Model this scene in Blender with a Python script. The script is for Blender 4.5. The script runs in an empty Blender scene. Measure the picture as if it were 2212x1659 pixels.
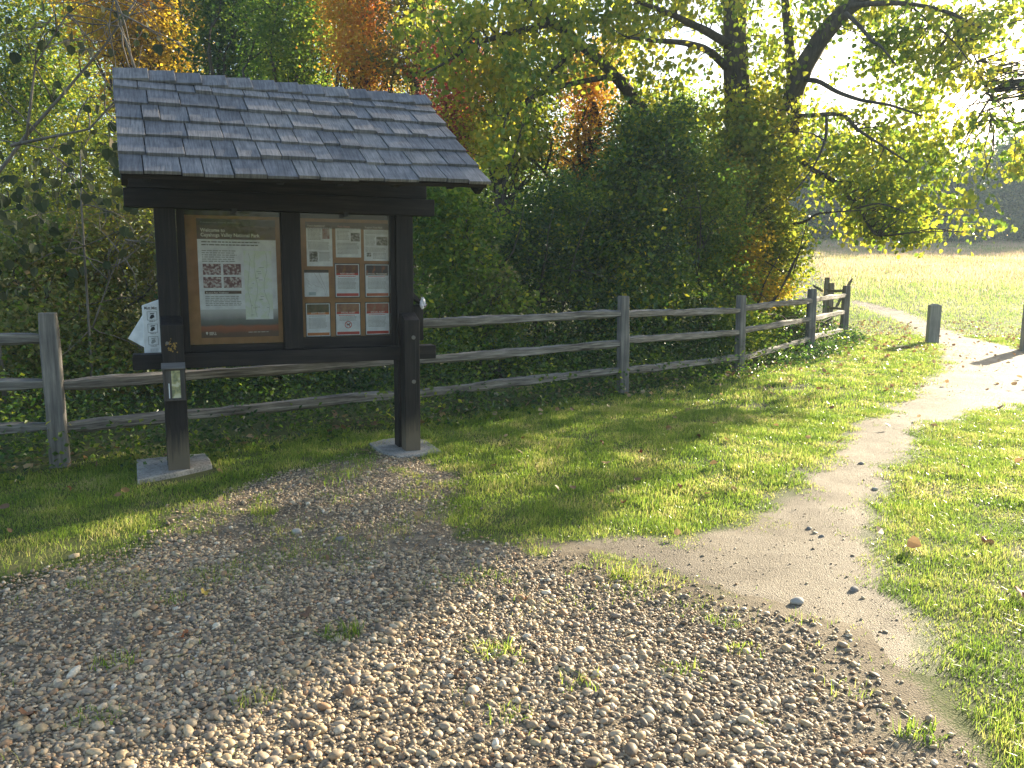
import bpy, math, random
import numpy as np
from mathutils import Matrix, Vector
R = math.radians
sc = bpy.context.scene
col = sc.collection
rng = np.random.default_rng(7)
random.seed(7)

# ------------------------------------------------------------------ camera
FPX, CX, CY, HC = 1750., 1106., 829.5, 1.6          # focal length and centre on a 2212 x 1659 frame
PITCH = math.atan((829.5 - 570) / FPX); ROLL = 0.008
cam_d = bpy.data.cameras.new('camera'); cam = bpy.data.objects.new('camera', cam_d); col.objects.link(cam)
cam_d.sensor_width = 36; cam_d.lens = FPX / 2212 * 36; cam_d.clip_start = .05; cam_d.clip_end = 2000
cam.matrix_world = Matrix.Translation((0, 0, HC)) @ Matrix.Rotation(math.pi/2 - PITCH, 4, 'X') @ Matrix.Rotation(ROLL, 4, 'Z')
sc.camera = cam

# ------------------------------------------------------------------ light
SUN_EL, SUN_AZ = R(16.5), R(44)                      # azimuth measured from +Y towards +X
w = bpy.data.worlds.new('World'); sc.world = w; w.use_nodes = True
nt = w.node_tree; bg = nt.nodes['Background']
sky = nt.nodes.new('ShaderNodeTexSky'); sky.sky_type = 'NISHITA'; sky.sun_disc = False
sky.sun_elevation = SUN_EL; sky.sun_rotation = SUN_AZ; sky.air_density = 1.0; sky.dust_density = 1.5; sky.ozone_density = 1.0
nt.links.new(sky.outputs[0], bg.inputs[0]); bg.inputs[1].default_value = 0.092
sd = bpy.data.lights.new('sun', 'SUN'); sd.energy = 5.0; sd.angle = R(0.6); sd.color = (1.0, .87, .64)
so = bpy.data.objects.new('sun', sd); col.objects.link(so)
SV = Vector((math.sin(SUN_AZ)*math.cos(SUN_EL), math.cos(SUN_AZ)*math.cos(SUN_EL), math.sin(SUN_EL)))
so.rotation_euler = SV.to_track_quat('Z', 'Y').to_euler(); so.location = (20, 20, 20)
sc.view_settings.view_transform = 'Standard'; sc.view_settings.look = 'None'
sc.view_settings.exposure = 1.82; sc.view_settings.gamma = 1
try:
    sc.cycles.max_bounces = 8; sc.cycles.diffuse_bounces = 3; sc.cycles.glossy_bounces = 2
    sc.cycles.transmission_bounces = 4; sc.cycles.transparent_max_bounces = 8; sc.cycles.volume_bounces = 0
    sc.cycles.use_denoising = True; sc.cycles.sample_clamp_indirect = 6
    sc.cycles.caustics_reflective = False; sc.cycles.caustics_refractive = False
except Exception: pass

# ------------------------------------------------------------------ terrain and pixel helpers
def hgt(x, y):
    d = np.maximum(np.asarray(y, float) - 18.0, 0)
    h = .074 * (d - 3*(1-np.exp(-d/3)))
    return np.minimum(h, 5.2 + 0*h)
def ray(px, py):
    x = px-CX; y = -(py-CY); c, s = math.cos(ROLL), math.sin(ROLL)
    x, y = (x*c-y*s)/FPX, (x*s+y*c)/FPX
    cp, sp = math.cos(PITCH), math.sin(PITCH)
    return np.array([x, cp+y*sp, -sp+y*cp])
def gp(px, py):
    """point of the terrain seen at a frame position"""
    d = ray(px, py); t = 0.5
    if d[2] < -.03:
        t = -HC/d[2]
        if d[1]*t < 18: return np.array([d[0]*t, d[1]*t, 0.])
    t = 10.
    while t < 400:
        if HC + d[2]*t < hgt(0, d[1]*t): break
        t += .05
    return np.array([d[0]*t, d[1]*t, float(hgt(0, d[1]*t))])
def at(px, py, Y):
    d = ray(px, py); return np.array([d[0]/d[1]*Y, Y, HC + d[2]/d[1]*Y])

def noise(x, y, s, seed=0):
    x = np.asarray(x, float)/s + 917.3; y = np.asarray(y, float)/s + 731.7
    xi = np.floor(x).astype(np.int64); yi = np.floor(y).astype(np.int64); fx = x-xi; fy = y-yi
    fx = fx*fx*(3-2*fx); fy = fy*fy*(3-2*fy)
    def h(a, b):
        n = (a*374761393 + b*668265263 + seed*974634777) & 0xffffffff
        n = ((n ^ (n >> 13))*1274126177) & 0xffffffff
        return ((n ^ (n >> 16)) & 0xffff)/65535.
    return (h(xi, yi)*(1-fx)+h(xi+1, yi)*fx)*(1-fy) + (h(xi, yi+1)*(1-fx)+h(xi+1, yi+1)*fx)*fy
def fbm(x, y, s, seed=0, o=3):
    return sum(noise(x, y, s/2**i, seed+i)*.5**i for i in range(o))/sum(.5**i for i in range(o))
def poly_sd(x, y, P):
    """signed distance, positive inside"""
    x = np.asarray(x, float); y = np.asarray(y, float); d = np.full(x.shape, 1e9); ins = np.zeros(x.shape, bool)
    n = len(P)
    for i in range(n):
        ax, ay = P[i][:2]; bx, by = P[(i+1) % n][:2]
        ex, ey = bx-ax, by-ay; t = np.clip(((x-ax)*ex+(y-ay)*ey)/(ex*ex+ey*ey+1e-12), 0, 1)
        d = np.minimum(d, (x-ax-ex*t)**2+(y-ay-ey*t)**2)
        c = ((ay > y) != (by > y)) & (x < (bx-ax)*(y-ay)/(by-ay+1e-12)+ax); ins ^= c
    return np.sqrt(d)*np.where(ins, 1, -1)

# ------------------------------------------------------------------ materials
def mat(name):
    m = bpy.data.materials.new(name); m.use_nodes = True; return m, m.node_tree.nodes, m.node_tree.links, m.node_tree.nodes['Principled BSDF']
def ramp(N, stops):
    r = N.new('ShaderNodeValToRGB'); e = r.color_ramp.elements
    while len(e) > 1: e.remove(e[-1])
    e[0].position = stops[0][0]; e[0].color = (*stops[0][1], 1)
    for p, c in stops[1:]:
        k = e.new(p); k.color = (*c, 1)
    return r
def plain(name, c, rough=.6, metal=0, spec=.5):
    m, N, L, B = mat(name); B.inputs['Base Color'].default_value = (*c, 1); B.inputs['Roughness'].default_value = rough
    B.inputs['Metallic'].default_value = metal; B.inputs['Specular IOR Level'].default_value = spec
    t = N.new('ShaderNodeTexCoord'); n = N.new('ShaderNodeTexNoise'); n.inputs['Scale'].default_value = 14; n.inputs['Detail'].default_value = 5
    L.new(t.outputs['Object'], n.inputs['Vector'])
    r = ramp(N, [(.3, tuple(v*.82 for v in c)), (.7, tuple(min(1, v*1.12) for v in c))]); L.new(n.outputs[0], r.inputs[0]); L.new(r.outputs[0], B.inputs['Base Color'])
    return m
def grain(name, stops, axis='X', rough=.75, bump=.35, sc_=7, long=.06, spec=.3, stain=None):
    """weathered wood, grain along the object's own axis"""
    m, N, L, B = mat(name)
    t = N.new('ShaderNodeTexCoord'); mp = N.new('ShaderNodeMapping'); s = [sc_]*3; s['XYZ'.index(axis)] = sc_*long; mp.inputs['Scale'].default_value = s
    L.new(t.outputs['Object'], mp.inputs[0])
    n = N.new('ShaderNodeTexNoise'); n.inputs['Scale'].default_value = 5; n.inputs['Detail'].default_value = 9; n.inputs['Roughness'].default_value = .68
    L.new(mp.outputs[0], n.inputs['Vector'])
    r = ramp(N, stops); L.new(n.outputs[0], r.inputs[0])
    n2 = N.new('ShaderNodeTexNoise'); n2.inputs['Scale'].default_value = 3.2; n2.inputs['Detail'].default_value = 4; L.new(t.outputs['Object'], n2.inputs['Vector'])
    mx = N.new('ShaderNodeMix'); mx.data_type = 'RGBA'; mx.blend_type = 'MULTIPLY'
    r2 = ramp(N, [(.3, (.62, .62, .64)), (.7, (1.15, 1.12, 1.08))]); L.new(n2.outputs[0], r2.inputs[0])
    mx.inputs[0].default_value = .8; L.new(r.outputs[0], mx.inputs[6]); L.new(r2.outputs[0], mx.inputs[7])
    out = mx.outputs[2]
    at_ = N.new('ShaderNodeAttribute'); at_.attribute_name = 'rnd'
    if stain:   # bare sun-bleached foot of a post: below a height, broken by the grain
        sp = N.new('ShaderNodeSeparateXYZ'); L.new(t.outputs['Object'], sp.inputs[0])
        ad = N.new('ShaderNodeMath'); ad.operation = 'MULTIPLY_ADD'; L.new(n.outputs[0], ad.inputs[0]); ad.inputs[1].default_value = .55; L.new(sp.outputs[2], ad.inputs[2])
        mr = N.new('ShaderNodeMapRange'); L.new(ad.outputs[0], mr.inputs[0]); mr.inputs[1].default_value = stain[1]; mr.inputs[2].default_value = stain[2]; mr.inputs[3].default_value = 1; mr.inputs[4].default_value = 0
        m3 = N.new('ShaderNodeMix'); m3.data_type = 'RGBA'; L.new(mr.outputs[0], m3.inputs[0]); L.new(out, m3.inputs[6]); m3.inputs[7].default_value = (*stain[0], 1); out = m3.outputs[2]
    L.new(out, B.inputs['Base Color'])
    b = N.new('ShaderNodeBump'); b.inputs['Strength'].default_value = bump; b.inputs['Distance'].default_value = .01
    L.new(n.outputs[0], b.inputs['Height']); L.new(b.outputs[0], B.inputs['Normal'])
    B.inputs['Roughness'].default_value = rough; B.inputs['Specular IOR Level'].default_value = spec
    return m
def leafmat(name, stops, trans=.45, rough=.38, spec=.5, tmul=1.5, clump=.8):
    m, N, L, B = mat(name)
    a = N.new('ShaderNodeAttribute'); a.attribute_name = 'rnd'
    g = N.new('ShaderNodeNewGeometry'); n = N.new('ShaderNodeTexNoise'); n.inputs['Scale'].default_value = clump; n.inputs['Detail'].default_value = 2
    L.new(g.outputs['Position'], n.inputs['Vector'])
    mm = N.new('ShaderNodeMath'); mm.operation = 'MULTIPLY_ADD'; mm.inputs[1].default_value = .55; L.new(a.outputs['Fac'], mm.inputs[0])
    m2 = N.new('ShaderNodeMath'); m2.operation = 'MULTIPLY_ADD'; L.new(n.outputs[0], m2.inputs[0]); m2.inputs[1].default_value = 1.3; m2.inputs[2].default_value = -.42
    L.new(m2.outputs[0], mm.inputs[2])
    r = ramp(N, stops); L.new(mm.outputs[0], r.inputs[0])
    L.new(r.outputs[0], B.inputs['Base Color']); B.inputs['Roughness'].default_value = rough; B.inputs['Specular IOR Level'].default_value = spec
    t = N.new('ShaderNodeBsdfTranslucent'); v = N.new('ShaderNodeVectorMath'); v.operation = 'SCALE'; v.inputs[3].default_value = tmul
    L.new(r.outputs[0], v.inputs[0]); L.new(v.outputs[0], t.inputs[0])
    mx = N.new('ShaderNodeMixShader'); mx.inputs[0].default_value = trans; L.new(B.outputs[0], mx.inputs[1]); L.new(t.outputs[0], mx.inputs[2])
    o = [k for k in N if k.type == 'OUTPUT_MATERIAL'][0]; L.new(mx.outputs[0], o.inputs[0])
    return m

PAINT = grain('dark_brown_paint', [(.32, (.005, .0045, .006)), (.5, (.016, .0135, .014)), (.72, (.040, .034, .033))], 'X', rough=.6, bump=.3, spec=.28)
PAINTZ = grain('dark_brown_paint_upright', [(.32, (.005, .0045, .006)), (.5, (.016, .0135, .014)), (.72, (.040, .034, .033))], 'Z', rough=.6, bump=.7, spec=.28)
PAINTW = grain('dark_paint_worn_foot', [(.32, (.005, .0045, .006)), (.5, (.016, .0135, .014)), (.72, (.040, .034, .033))], 'Z', rough=.55, bump=.4, spec=.28, stain=((.15, .12, .085), .42, .62))
GREY = grain('weathered_grey_rail', [(.32, (.035, .031, .029)), (.43, (.14, .127, .115)), (.54, (.25, .232, .21)), (.68, (.46, .44, .40))], 'X', bump=1.0, sc_=10, long=.045)
GREYZ = grain('weathered_grey_post', [(.28, (.09, .085, .08)), (.5, (.21, .195, .18)), (.72, (.36, .335, .30))], 'Z', bump=.6)
BARK = grain('bark', [(.3, (.03, .025, .02)), (.7, (.13, .11, .09))], 'Z', rough=.9, bump=1.0, sc_=4, long=.25)
TWIG = grain('pale_twig_bark', [(.3, (.10, .085, .07)), (.7, (.30, .27, .23))], 'Z', rough=.9, bump=.3)
CONC = soil_c = None
STEEL = plain('galvanised_steel', (.22, .21, .20), .5, .6)
WHITE = plain('white_enamel', (.78, .80, .82), .35)
PAPER = plain('paper', (.84, .88, .93), .6); PAPERW = plain('white_paper', (.80, .85, .92), .6)
INK = plain('grey_print', (.33, .35, .34), .7); DARKINK = plain('dark_print', (.03, .03, .035), .7)
BROWNB = plain('brown_band_print', (.085, .048, .04), .6); BLACKB = plain('black_band_print', (.02, .02, .022), .6)
REDB = plain('red_band_print', (.50, .05, .045), .6); ORB = plain('orange_band_print', (.55, .19, .06), .6); RUST = plain('rust_band_print', (.48, .12, .055), .6)
LIGHTINK = plain('light_print', (.75, .72, .66), .7); REDINK = plain('red_print', (.5, .06, .05), .7)
BOARD = plain('tan_pin_board', (.36, .185, .085), .85); HOLD = plain('smoky_sheet_holder', (.05, .055, .065), .5)
YEL = plain('faded_yellow_print', (.55, .52, .30), .6)

def picture(name, stops, scale=60, contrast=True):
    m, N, L, B = mat(name); t = N.new('ShaderNodeTexCoord'); n = N.new('ShaderNodeTexNoise'); n.inputs['Scale'].default_value = scale; n.inputs['Detail'].default_value = 3
    L.new(t.outputs['Object'], n.inputs['Vector']); r = ramp(N, stops); L.new(n.outputs[0], r.inputs[0]); L.new(r.outputs[0], B.inputs['Base Color']); B.inputs['Roughness'].default_value = .6
    return m
def vertical(name, z0, z1, stops, wob=.06, scale=9):
    m, N, L, B = mat(name); t = N.new('ShaderNodeTexCoord'); s = N.new('ShaderNodeSeparateXYZ'); L.new(t.outputs['Object'], s.inputs[0])
    mr = N.new('ShaderNodeMapRange'); mr.inputs[1].default_value = z0; mr.inputs[2].default_value = z1; L.new(s.outputs[2], mr.inputs[0])
    n = N.new('ShaderNodeTexNoise'); n.inputs['Scale'].default_value = scale; n.inputs['Detail'].default_value = 4; L.new(t.outputs['Object'], n.inputs['Vector'])
    a = N.new('ShaderNodeMath'); a.operation = 'MULTIPLY_ADD'; a.inputs[1].default_value = wob*2; L.new(n.outputs[0], a.inputs[0])
    b = N.new('ShaderNodeMath'); b.operation = 'SUBTRACT'; b.inputs[1].default_value = wob; L.new(mr.outputs[0], b.inputs[0]); L.new(b.outputs[0], a.inputs[2])
    r = ramp(N, stops); L.new(a.outputs[0], r.inputs[0]); L.new(r.outputs[0], B.inputs['Base Color']); B.inputs['Roughness'].default_value = .6
    return m
SEPIA = picture('sepia_photo_print', [(.38, (.10, .03, .04)), (.5, (.25, .13, .14)), (.6, (.62, .60, .60))], 45)
COLPH = picture('colour_photo_print', [(.35, (.02, .03, .03)), (.5, (.12, .13, .11)), (.62, (.5, .5, .52))], 50)
GLASS, N, L, B = mat('clear_display_pane')
tr = N.new('ShaderNodeBsdfTransparent'); tr.inputs[0].default_value = (.985, .985, .985, 1); gl = N.new('ShaderNodeBsdfGlossy'); gl.inputs['Roughness'].default_value = .02
fr = N.new('ShaderNodeFresnel'); fr.inputs[0].default_value = 1.38; mx = N.new('ShaderNodeMixShader')
L.new(fr.outputs[0], mx.inputs[0]); L.new(tr.outputs[0], mx.inputs[1]); L.new(gl.outputs[0], mx.inputs[2])
L.new(mx.outputs[0], [k for k in N if k.type == 'OUTPUT_MATERIAL'][0].inputs[0])

# ------------------------------------------------------------------ mesh helpers
def tag(o, label=None, cat=None, group=None, kind=None):
    if label: o['label'] = label
    if cat: o['category'] = cat
    if group: o['group'] = group
    if kind: o['kind'] = kind
    return o
def empty(name, loc, rz=0, label=None, cat=None, group=None):
    o = bpy.data.objects.new(name, None); col.objects.link(o); o.location = loc; o.rotation_euler = (0, 0, rz); o.empty_display_size = .2
    return tag(o, label, cat, group)
def link(name, me, m, parent=None):
    o = bpy.data.objects.new(name, me); col.objects.link(o)
    if m is not None: me.materials.append(m)
    if parent is not None: o.parent = parent
    return o
def fast(name, V, F, m, parent=None, rnd=None, smooth=False):
    """numpy verts (N,3), faces (M,k)"""
    V = np.asarray(V, np.float32); F = np.asarray(F, np.int32); me = bpy.data.meshes.new(name); k = F.shape[1]
    me.vertices.add(len(V)); me.vertices.foreach_set('co', V.ravel())
    me.loops.add(F.size); me.loops.foreach_set('vertex_index', F.ravel())
    me.polygons.add(len(F)); me.polygons.foreach_set('loop_start', np.arange(0, F.size, k, dtype=np.int32))
    try: me.polygons.foreach_set('loop_total', np.full(len(F), k, np.int32))
    except Exception: pass
    me.polygons.foreach_set('use_smooth', np.full(len(F), smooth, bool))
    if rnd is not None:
        a = me.attributes.new('rnd', 'FLOAT', 'FACE'); a.data.foreach_set('value', np.asarray(rnd, np.float32))
    me.update(calc_edges=True)
    return link(name, me, m, parent)
class MB:
    """collects simple solids into one mesh"""
    def __init__(s): s.v = []; s.f = []; s.r = []
    def add(s, v, f, r=.5):
        o = len(s.v); s.v += [tuple(map(float, p)) for p in v]; s.f += [tuple(o+i for i in q) for q in f]; s.r += [r]*len(f); return s
    def box(s, a, b, r=.5):
        x0, y0, z0 = a; x1, y1, z1 = b
        return s.add([(x0, y0, z0), (x1, y0, z0), (x1, y1, z0), (x0, y1, z0), (x0, y0, z1), (x1, y0, z1), (x1, y1, z1), (x0, y1, z1)],
                     [(0, 3, 2, 1), (4, 5, 6, 7), (0, 1, 5, 4), (1, 2, 6, 5), (2, 3, 7, 6), (3, 0, 4, 7)], r)
    def hexa(s, p, r=.5):
        return s.add(p, [(0, 3, 2, 1), (4, 5, 6, 7), (0, 1, 5, 4), (1, 2, 6, 5), (2, 3, 7, 6), (3, 0, 4, 7)], r)
    def tube(s, pts, rad, n=8, r=.5, wob=0):
        P = [np.array(p, float) for p in pts]; V = []; prev = np.array([.31, .17, .93])
        for i, p in enumerate(P):
            t = P[min(i+1, len(P)-1)]-P[max(i-1, 0)]; t = t/(np.linalg.norm(t)+1e-9)
            a = np.cross(t, prev); a = a/(np.linalg.norm(a)+1e-9); b = np.cross(t, a)
            prev = prev
            for k in range(n):
                an = 2*math.pi*k/n; q = rad[i]*(1+wob*(random.random()-.5)); V.append(p+q*(math.cos(an)*a+math.sin(an)*b))
        F = [(i*n+k, i*n+(k+1) % n, (i+1)*n+(k+1) % n, (i+1)*n+k) for i in range(len(P)-1) for k in range(n)]
        F += [tuple(range(n-1, -1, -1)), tuple((len(P)-1)*n+k for k in range(n))]
        return s.add(V, F, r)
    def build(s, name, m, parent=None, smooth=False, bevel=0):
        me = bpy.data.meshes.new(name); me.from_pydata(s.v, [], s.f); me.validate()
        if smooth: me.polygons.foreach_set('use_smooth', [True]*len(me.polygons))
        if len(me.polygons) == len(s.r):
            a = me.attributes.new('rnd', 'FLOAT', 'FACE'); a.data.foreach_set('value', s.r)
        o = link(name, me, m, parent)
        if bevel:
            b = o.modifiers.new('bevel', 'BEVEL'); b.width = bevel; b.segments = 2; b.limit_method = 'ANGLE'
        return o
def text(name, body, size, m, parent, loc, width=None, align='LEFT'):
    cu = bpy.data.curves.new(name, 'FONT'); cu.body = body; cu.size = size; cu.align_x = align; cu.offset = size*.022; cu.space_line = .95; cu.extrude = .0002; cu.resolution_u = 2
    tmp = bpy.data.objects.new(name, cu); col.objects.link(tmp); bpy.context.view_layer.update()
    me = bpy.data.meshes.new_from_object(tmp.evaluated_get(bpy.context.evaluated_depsgraph_get())); bpy.data.objects.remove(tmp)
    me.name = name; me.materials.clear()
    n = len(me.vertices); c = np.zeros(n*3); me.vertices.foreach_get('co', c); c = c.reshape(-1, 3)
    wd = c[:, 0].max()-c[:, 0].min() if n else 1
    k = width/wd if width else 1
    out = np.stack([c[:, 0]*k, -c[:, 2], c[:, 1]], 1); me.vertices.foreach_set('co', out.ravel()); me.update()
    o = link(name, me, m, parent); o.location = loc; return o

# ------------------------------------------------------------------ the ground
PXL = lambda L: [gp(*p)[:2] for p in L]
GRAV = PXL([(-700, 1400), (-200, 1345), (0, 1290), (180, 1225), (330, 1170), (440, 1095), (560, 1035), (680, 1002), (850, 992), (935, 1000), (960, 1060), (960, 1120), (1010, 1170), (1200, 1180),
            (1400, 1215), (1600, 1275), (1830, 1345), (1930, 1420), (2040, 1560), (2200, 1700), (2500, 2100), (1500, 3000), (300, 3000), (-700, 2400)])
DIRT = PXL([(1190, 1182), (1260, 1178), (1390, 1170), (1480, 1185), (1640, 1130), (1740, 1060), (1795, 1000), (1862, 930), (1985, 850), (2048, 790), (2035, 745), (1960, 700), (1880, 670), (1835, 655),
            (1850, 650), (1950, 673), (2100, 732), (2212, 757), (2500, 800), (2900, 860), (2900, 950), (2500, 890), (2212, 872), (2080, 890), (1960, 940), (1885, 1030), (1870, 1080), (1880, 1180), (1905, 1290),
            (1945, 1400), (1930, 1430), (1830, 1350), (1600, 1280), (1400, 1220)])
def m_gravel(x, y):
    return np.clip((poly_sd(x, y, GRAV) + (fbm(x, y, .5, 3)-.5)*.55)/.34 + .5, 0, 1)
def m_dirt(x, y):
    return np.clip((poly_sd(x, y, DIRT) + (fbm(x, y, .45, 9, 4)-.5)*.34*np.clip((26-y)/12, .3, 1)+.02)/.26 + .5, 0, 1)
FL = [np.array(p) for p in ((-3.56, 6.23), (1.39, 10.05), (3.45, 12.2), (5.38, 14.6), (7.1, 17.35))]
FLINE = [np.array((-12., -.3))] + FL + [np.array((9.5, 24.)), np.array((16., 46.)), np.array((-40., 46.)), np.array((-40., -.3))]
def wild(x, y):   # positive behind the fence
    return poly_sd(x, y, [p for p in FLINE])
xs = np.concatenate([np.linspace(-150, -6, 40)[:-1], np.arange(-6, 5, .05), np.arange(5, 12, .1), np.linspace(12, 260, 60)])
ys = np.concatenate([np.linspace(-40, 1.5, 20)[:-1], np.arange(1.5, 9, .05), np.arange(9, 22, .1), np.linspace(22, 70, 100)[:-1], np.linspace(70, 420, 40)])
X, Y = np.meshgrid(xs, ys); nx, ny = len(xs), len(ys)
Z = hgt(X, Y) + (fbm(X, Y, 1.6, 21)-.5)*.05*np.clip((Y-1)/3, 0, 1) + (fbm(X, Y, 14, 5)-.5)*np.clip((Y-20)/30, 0, 1)*.5
GZ = Z
def zat(x, y):   # height of the ground sheet
    x = np.asarray(x, float); y = np.asarray(y, float)
    return hgt(x, y) + (fbm(x, y, 1.6, 21)-.5)*.05*np.clip((y-1)/3, 0, 1) + (fbm(x, y, 14, 5)-.5)*np.clip((y-20)/30, 0, 1)*.5
V = np.stack([X.ravel(), Y.ravel(), Z.ravel()], 1)
ii = (np.arange(ny-1)[:, None]*nx + np.arange(nx-1)[None]).ravel()
F = np.stack([ii, ii+1, ii+1+nx, ii+nx], 1)
def soil(name, stops, sc1, bump, dist, rough=.9, fine=80, edge=False):
    m, N, L, B = mat(name); g = N.new('ShaderNodeNewGeometry')
    n = N.new('ShaderNodeTexNoise'); n.inputs['Scale'].default_value = sc1; n.inputs['Detail'].default_value = 10; n.inputs['Roughness'].default_value = .65; L.new(g.outputs['Position'], n.inputs['Vector'])
    n2 = N.new('ShaderNodeTexNoise'); n2.inputs['Scale'].default_value = fine; n2.inputs['Detail'].default_value = 4; L.new(g.outputs['Position'], n2.inputs['Vector'])
    a = N.new('ShaderNodeMath'); a.operation = 'MULTIPLY_ADD'; a.inputs[1].default_value = .5; L.new(n2.outputs[0], a.inputs[0])
    a2 = N.new('ShaderNodeMath'); a2.operation = 'MULTIPLY'; a2.inputs[1].default_value = .5; L.new(n.outputs[0], a2.inputs[0]); L.new(a2.outputs[0], a.inputs[2])
    r = ramp(N, stops); L.new(a.outputs[0], r.inputs[0]); base = r.outputs[0]
    nb = N.new('ShaderNodeTexNoise'); nb.inputs['Scale'].default_value = .9; nb.inputs['Detail'].default_value = 3; L.new(g.outputs['Position'], nb.inputs['Vector'])
    rb = ramp(N, [(.35, (.70, .68, .66)), (.65, (1.15, 1.13, 1.08))]); L.new(nb.outputs[0], rb.inputs[0])
    mb_ = N.new('ShaderNodeMix'); mb_.data_type = 'RGBA'; mb_.blend_type = 'MULTIPLY'; mb_.inputs[0].default_value = .9; L.new(base, mb_.inputs[6]); L.new(rb.outputs[0], mb_.inputs[7]); base = mb_.outputs[2]
    if edge:   # worn border: the soil gives way to turf soil in ragged crumbs
        rt = ramp(N, [(.35, (.035, .05, .014)), (.5, (.09, .11, .03)), (.66, (.17, .15, .07))]); L.new(a.outputs[0], rt.inputs[0])
        at_ = N.new('ShaderNodeAttribute'); at_.attribute_name = 'mask'; ad = N.new('ShaderNodeMath'); ad.operation = 'MULTIPLY_ADD'; L.new(n2.outputs[0], ad.inputs[0]); ad.inputs[1].default_value = .9; L.new(at_.outputs['Fac'], ad.inputs[2])
        mr = N.new('ShaderNodeMapRange'); mr.interpolation_type = 'SMOOTHSTEP'; mr.inputs[1].default_value = .78; mr.inputs[2].default_value = 1.06; L.new(ad.outputs[0], mr.inputs[0])
        me_ = N.new('ShaderNodeMix'); me_.data_type = 'RGBA'; L.new(mr.outputs[0], me_.inputs[0]); L.new(rt.outputs[0], me_.inputs[6]); L.new(base, me_.inputs[7]); base = me_.outputs[2]
    L.new(base, B.inputs['Base Color'])
    b = N.new('ShaderNodeBump'); b.inputs['Strength'].default_value = bump; b.inputs['Distance'].default_value = dist; L.new(a.outputs[0], b.inputs['Height']); L.new(b.outputs[0], B.inputs['Normal'])
    B.inputs['Roughness'].default_value = rough; B.inputs['Specular IOR Level'].default_value = .25
    return m
CONC = soil('stained_concrete', [(.34, (.12, .115, .105)), (.44, (.27, .26, .24)), (.54, (.40, .385, .355)), (.68, (.50, .48, .44))], 9, .8, .006, fine=70)
M_TURF = soil('turf_soil', [(.35, (.035, .05, .014)), (.5, (.09, .11, .03)), (.66, (.17, .15, .07))], 1.2, .6, .02, fine=60)
M_DIRT = soil('trodden_dirt', [(.36, (.12, .095, .068)), (.46, (.23, .19, .14)), (.56, (.32, .27, .205)), (.66, (.42, .365, .29))], 2.4, 1.0, .03, rough=.7, fine=140, edge=True)
M_GBED = soil('gravel_bed', [(.34, (.10, .078, .055)), (.5, (.21, .17, .12)), (.66, (.33, .28, .21))], 6, .9, .02, fine=120, edge=True)
tag(fast('ground', V, F, M_TURF, smooth=True), kind='structure')
cx_ = X[:-1, :-1].ravel()+.025; cy_ = Y[:-1, :-1].ravel()+.025
def sheet(name, fn, m, dz):
    near = (V[:, 1] < 60) & (V[:, 1] > 1) & (V[:, 0] > -12) & (V[:, 0] < 40); mk = np.zeros(len(V)); mk[near] = fn(V[near, 0], V[near, 1])
    f = F[(mk[F] > .02).any(1)]; u, inv = np.unique(f, return_inverse=True); v = V[u].copy(); v[:, 2] += .001+(dz-.001)*np.clip(mk[u]*1.5, 0, 1)
    o = fast(name, v, inv.reshape(-1, 4), m, smooth=True); a = o.data.attributes.new('mask', 'FLOAT', 'POINT'); bl = mk.copy()
    if fn is m_gravel: bl[near] = np.maximum(bl[near], np.clip(m_dirt(V[near, 0], V[near, 1])*1.3, 0, 1))
    a.data.foreach_set('value', bl[u].astype(np.float32)); return o
tag(sheet('dirt_path', m_dirt, M_DIRT, .006), kind='structure')
tag(sheet('gravel_area', m_gravel, M_GBED, .011), kind='structure')

# ------------------------------------------------------------------ pebbles
def ico(sub):
    import bmesh
    b = bmesh.new(); bmesh.ops.create_icosphere(b, subdivisions=sub, radius=1); b.verts.ensure_lookup_table()
    v = np.array([x.co[:] for x in b.verts]); f = np.array([[q.index for q in p.verts] for p in b.faces]); b.free(); return v, f
def stones(name, P, S, sub, m, sink=.25):
    v, f = ico(sub); n = len(P)
    a = rng.uniform(0, 2*np.pi, n); tx = rng.normal(0, .28, n); ty = rng.normal(0, .28, n)
    dim = np.stack([S*rng.uniform(.8, 1.35, n), S*rng.uniform(.6, .95, n), S*rng.uniform(.38, .62, n)], 1)
    W = v[None]*dim[:, None]
    ph = rng.uniform(0, 6, (n, 1, 3)); W = W*(1+.13*np.sin(v[None]*rng.uniform(1.5, 3.2, (n, 1, 3))+ph).sum(2, keepdims=True)*.6)
    c, s = np.cos(tx)[:, None], np.sin(tx)[:, None]; y = W[:, :, 1]*c-W[:, :, 2]*s; z = W[:, :, 1]*s+W[:, :, 2]*c; x = W[:, :, 0]
    c, s = np.cos(ty)[:, None], np.sin(ty)[:, None]; x, z = x*c+z*s, -x*s+z*c
    c, s = np.cos(a)[:, None], np.sin(a)[:, None]; x, y = x*c-y*s, x*s+y*c
    O = np.stack([x, y, z], 2) + P[:, None]; O[:, :, 2] += (dim[:, 2]*(1-2*sink))[:, None]
    Fm = (f[None]+(np.arange(n)*len(v))[:, None, None]).reshape(-1, 3)
    return fast(name, O.reshape(-1, 3), Fm, m, rnd=np.repeat(rng.random(n), len(f)), smooth=True)
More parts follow.
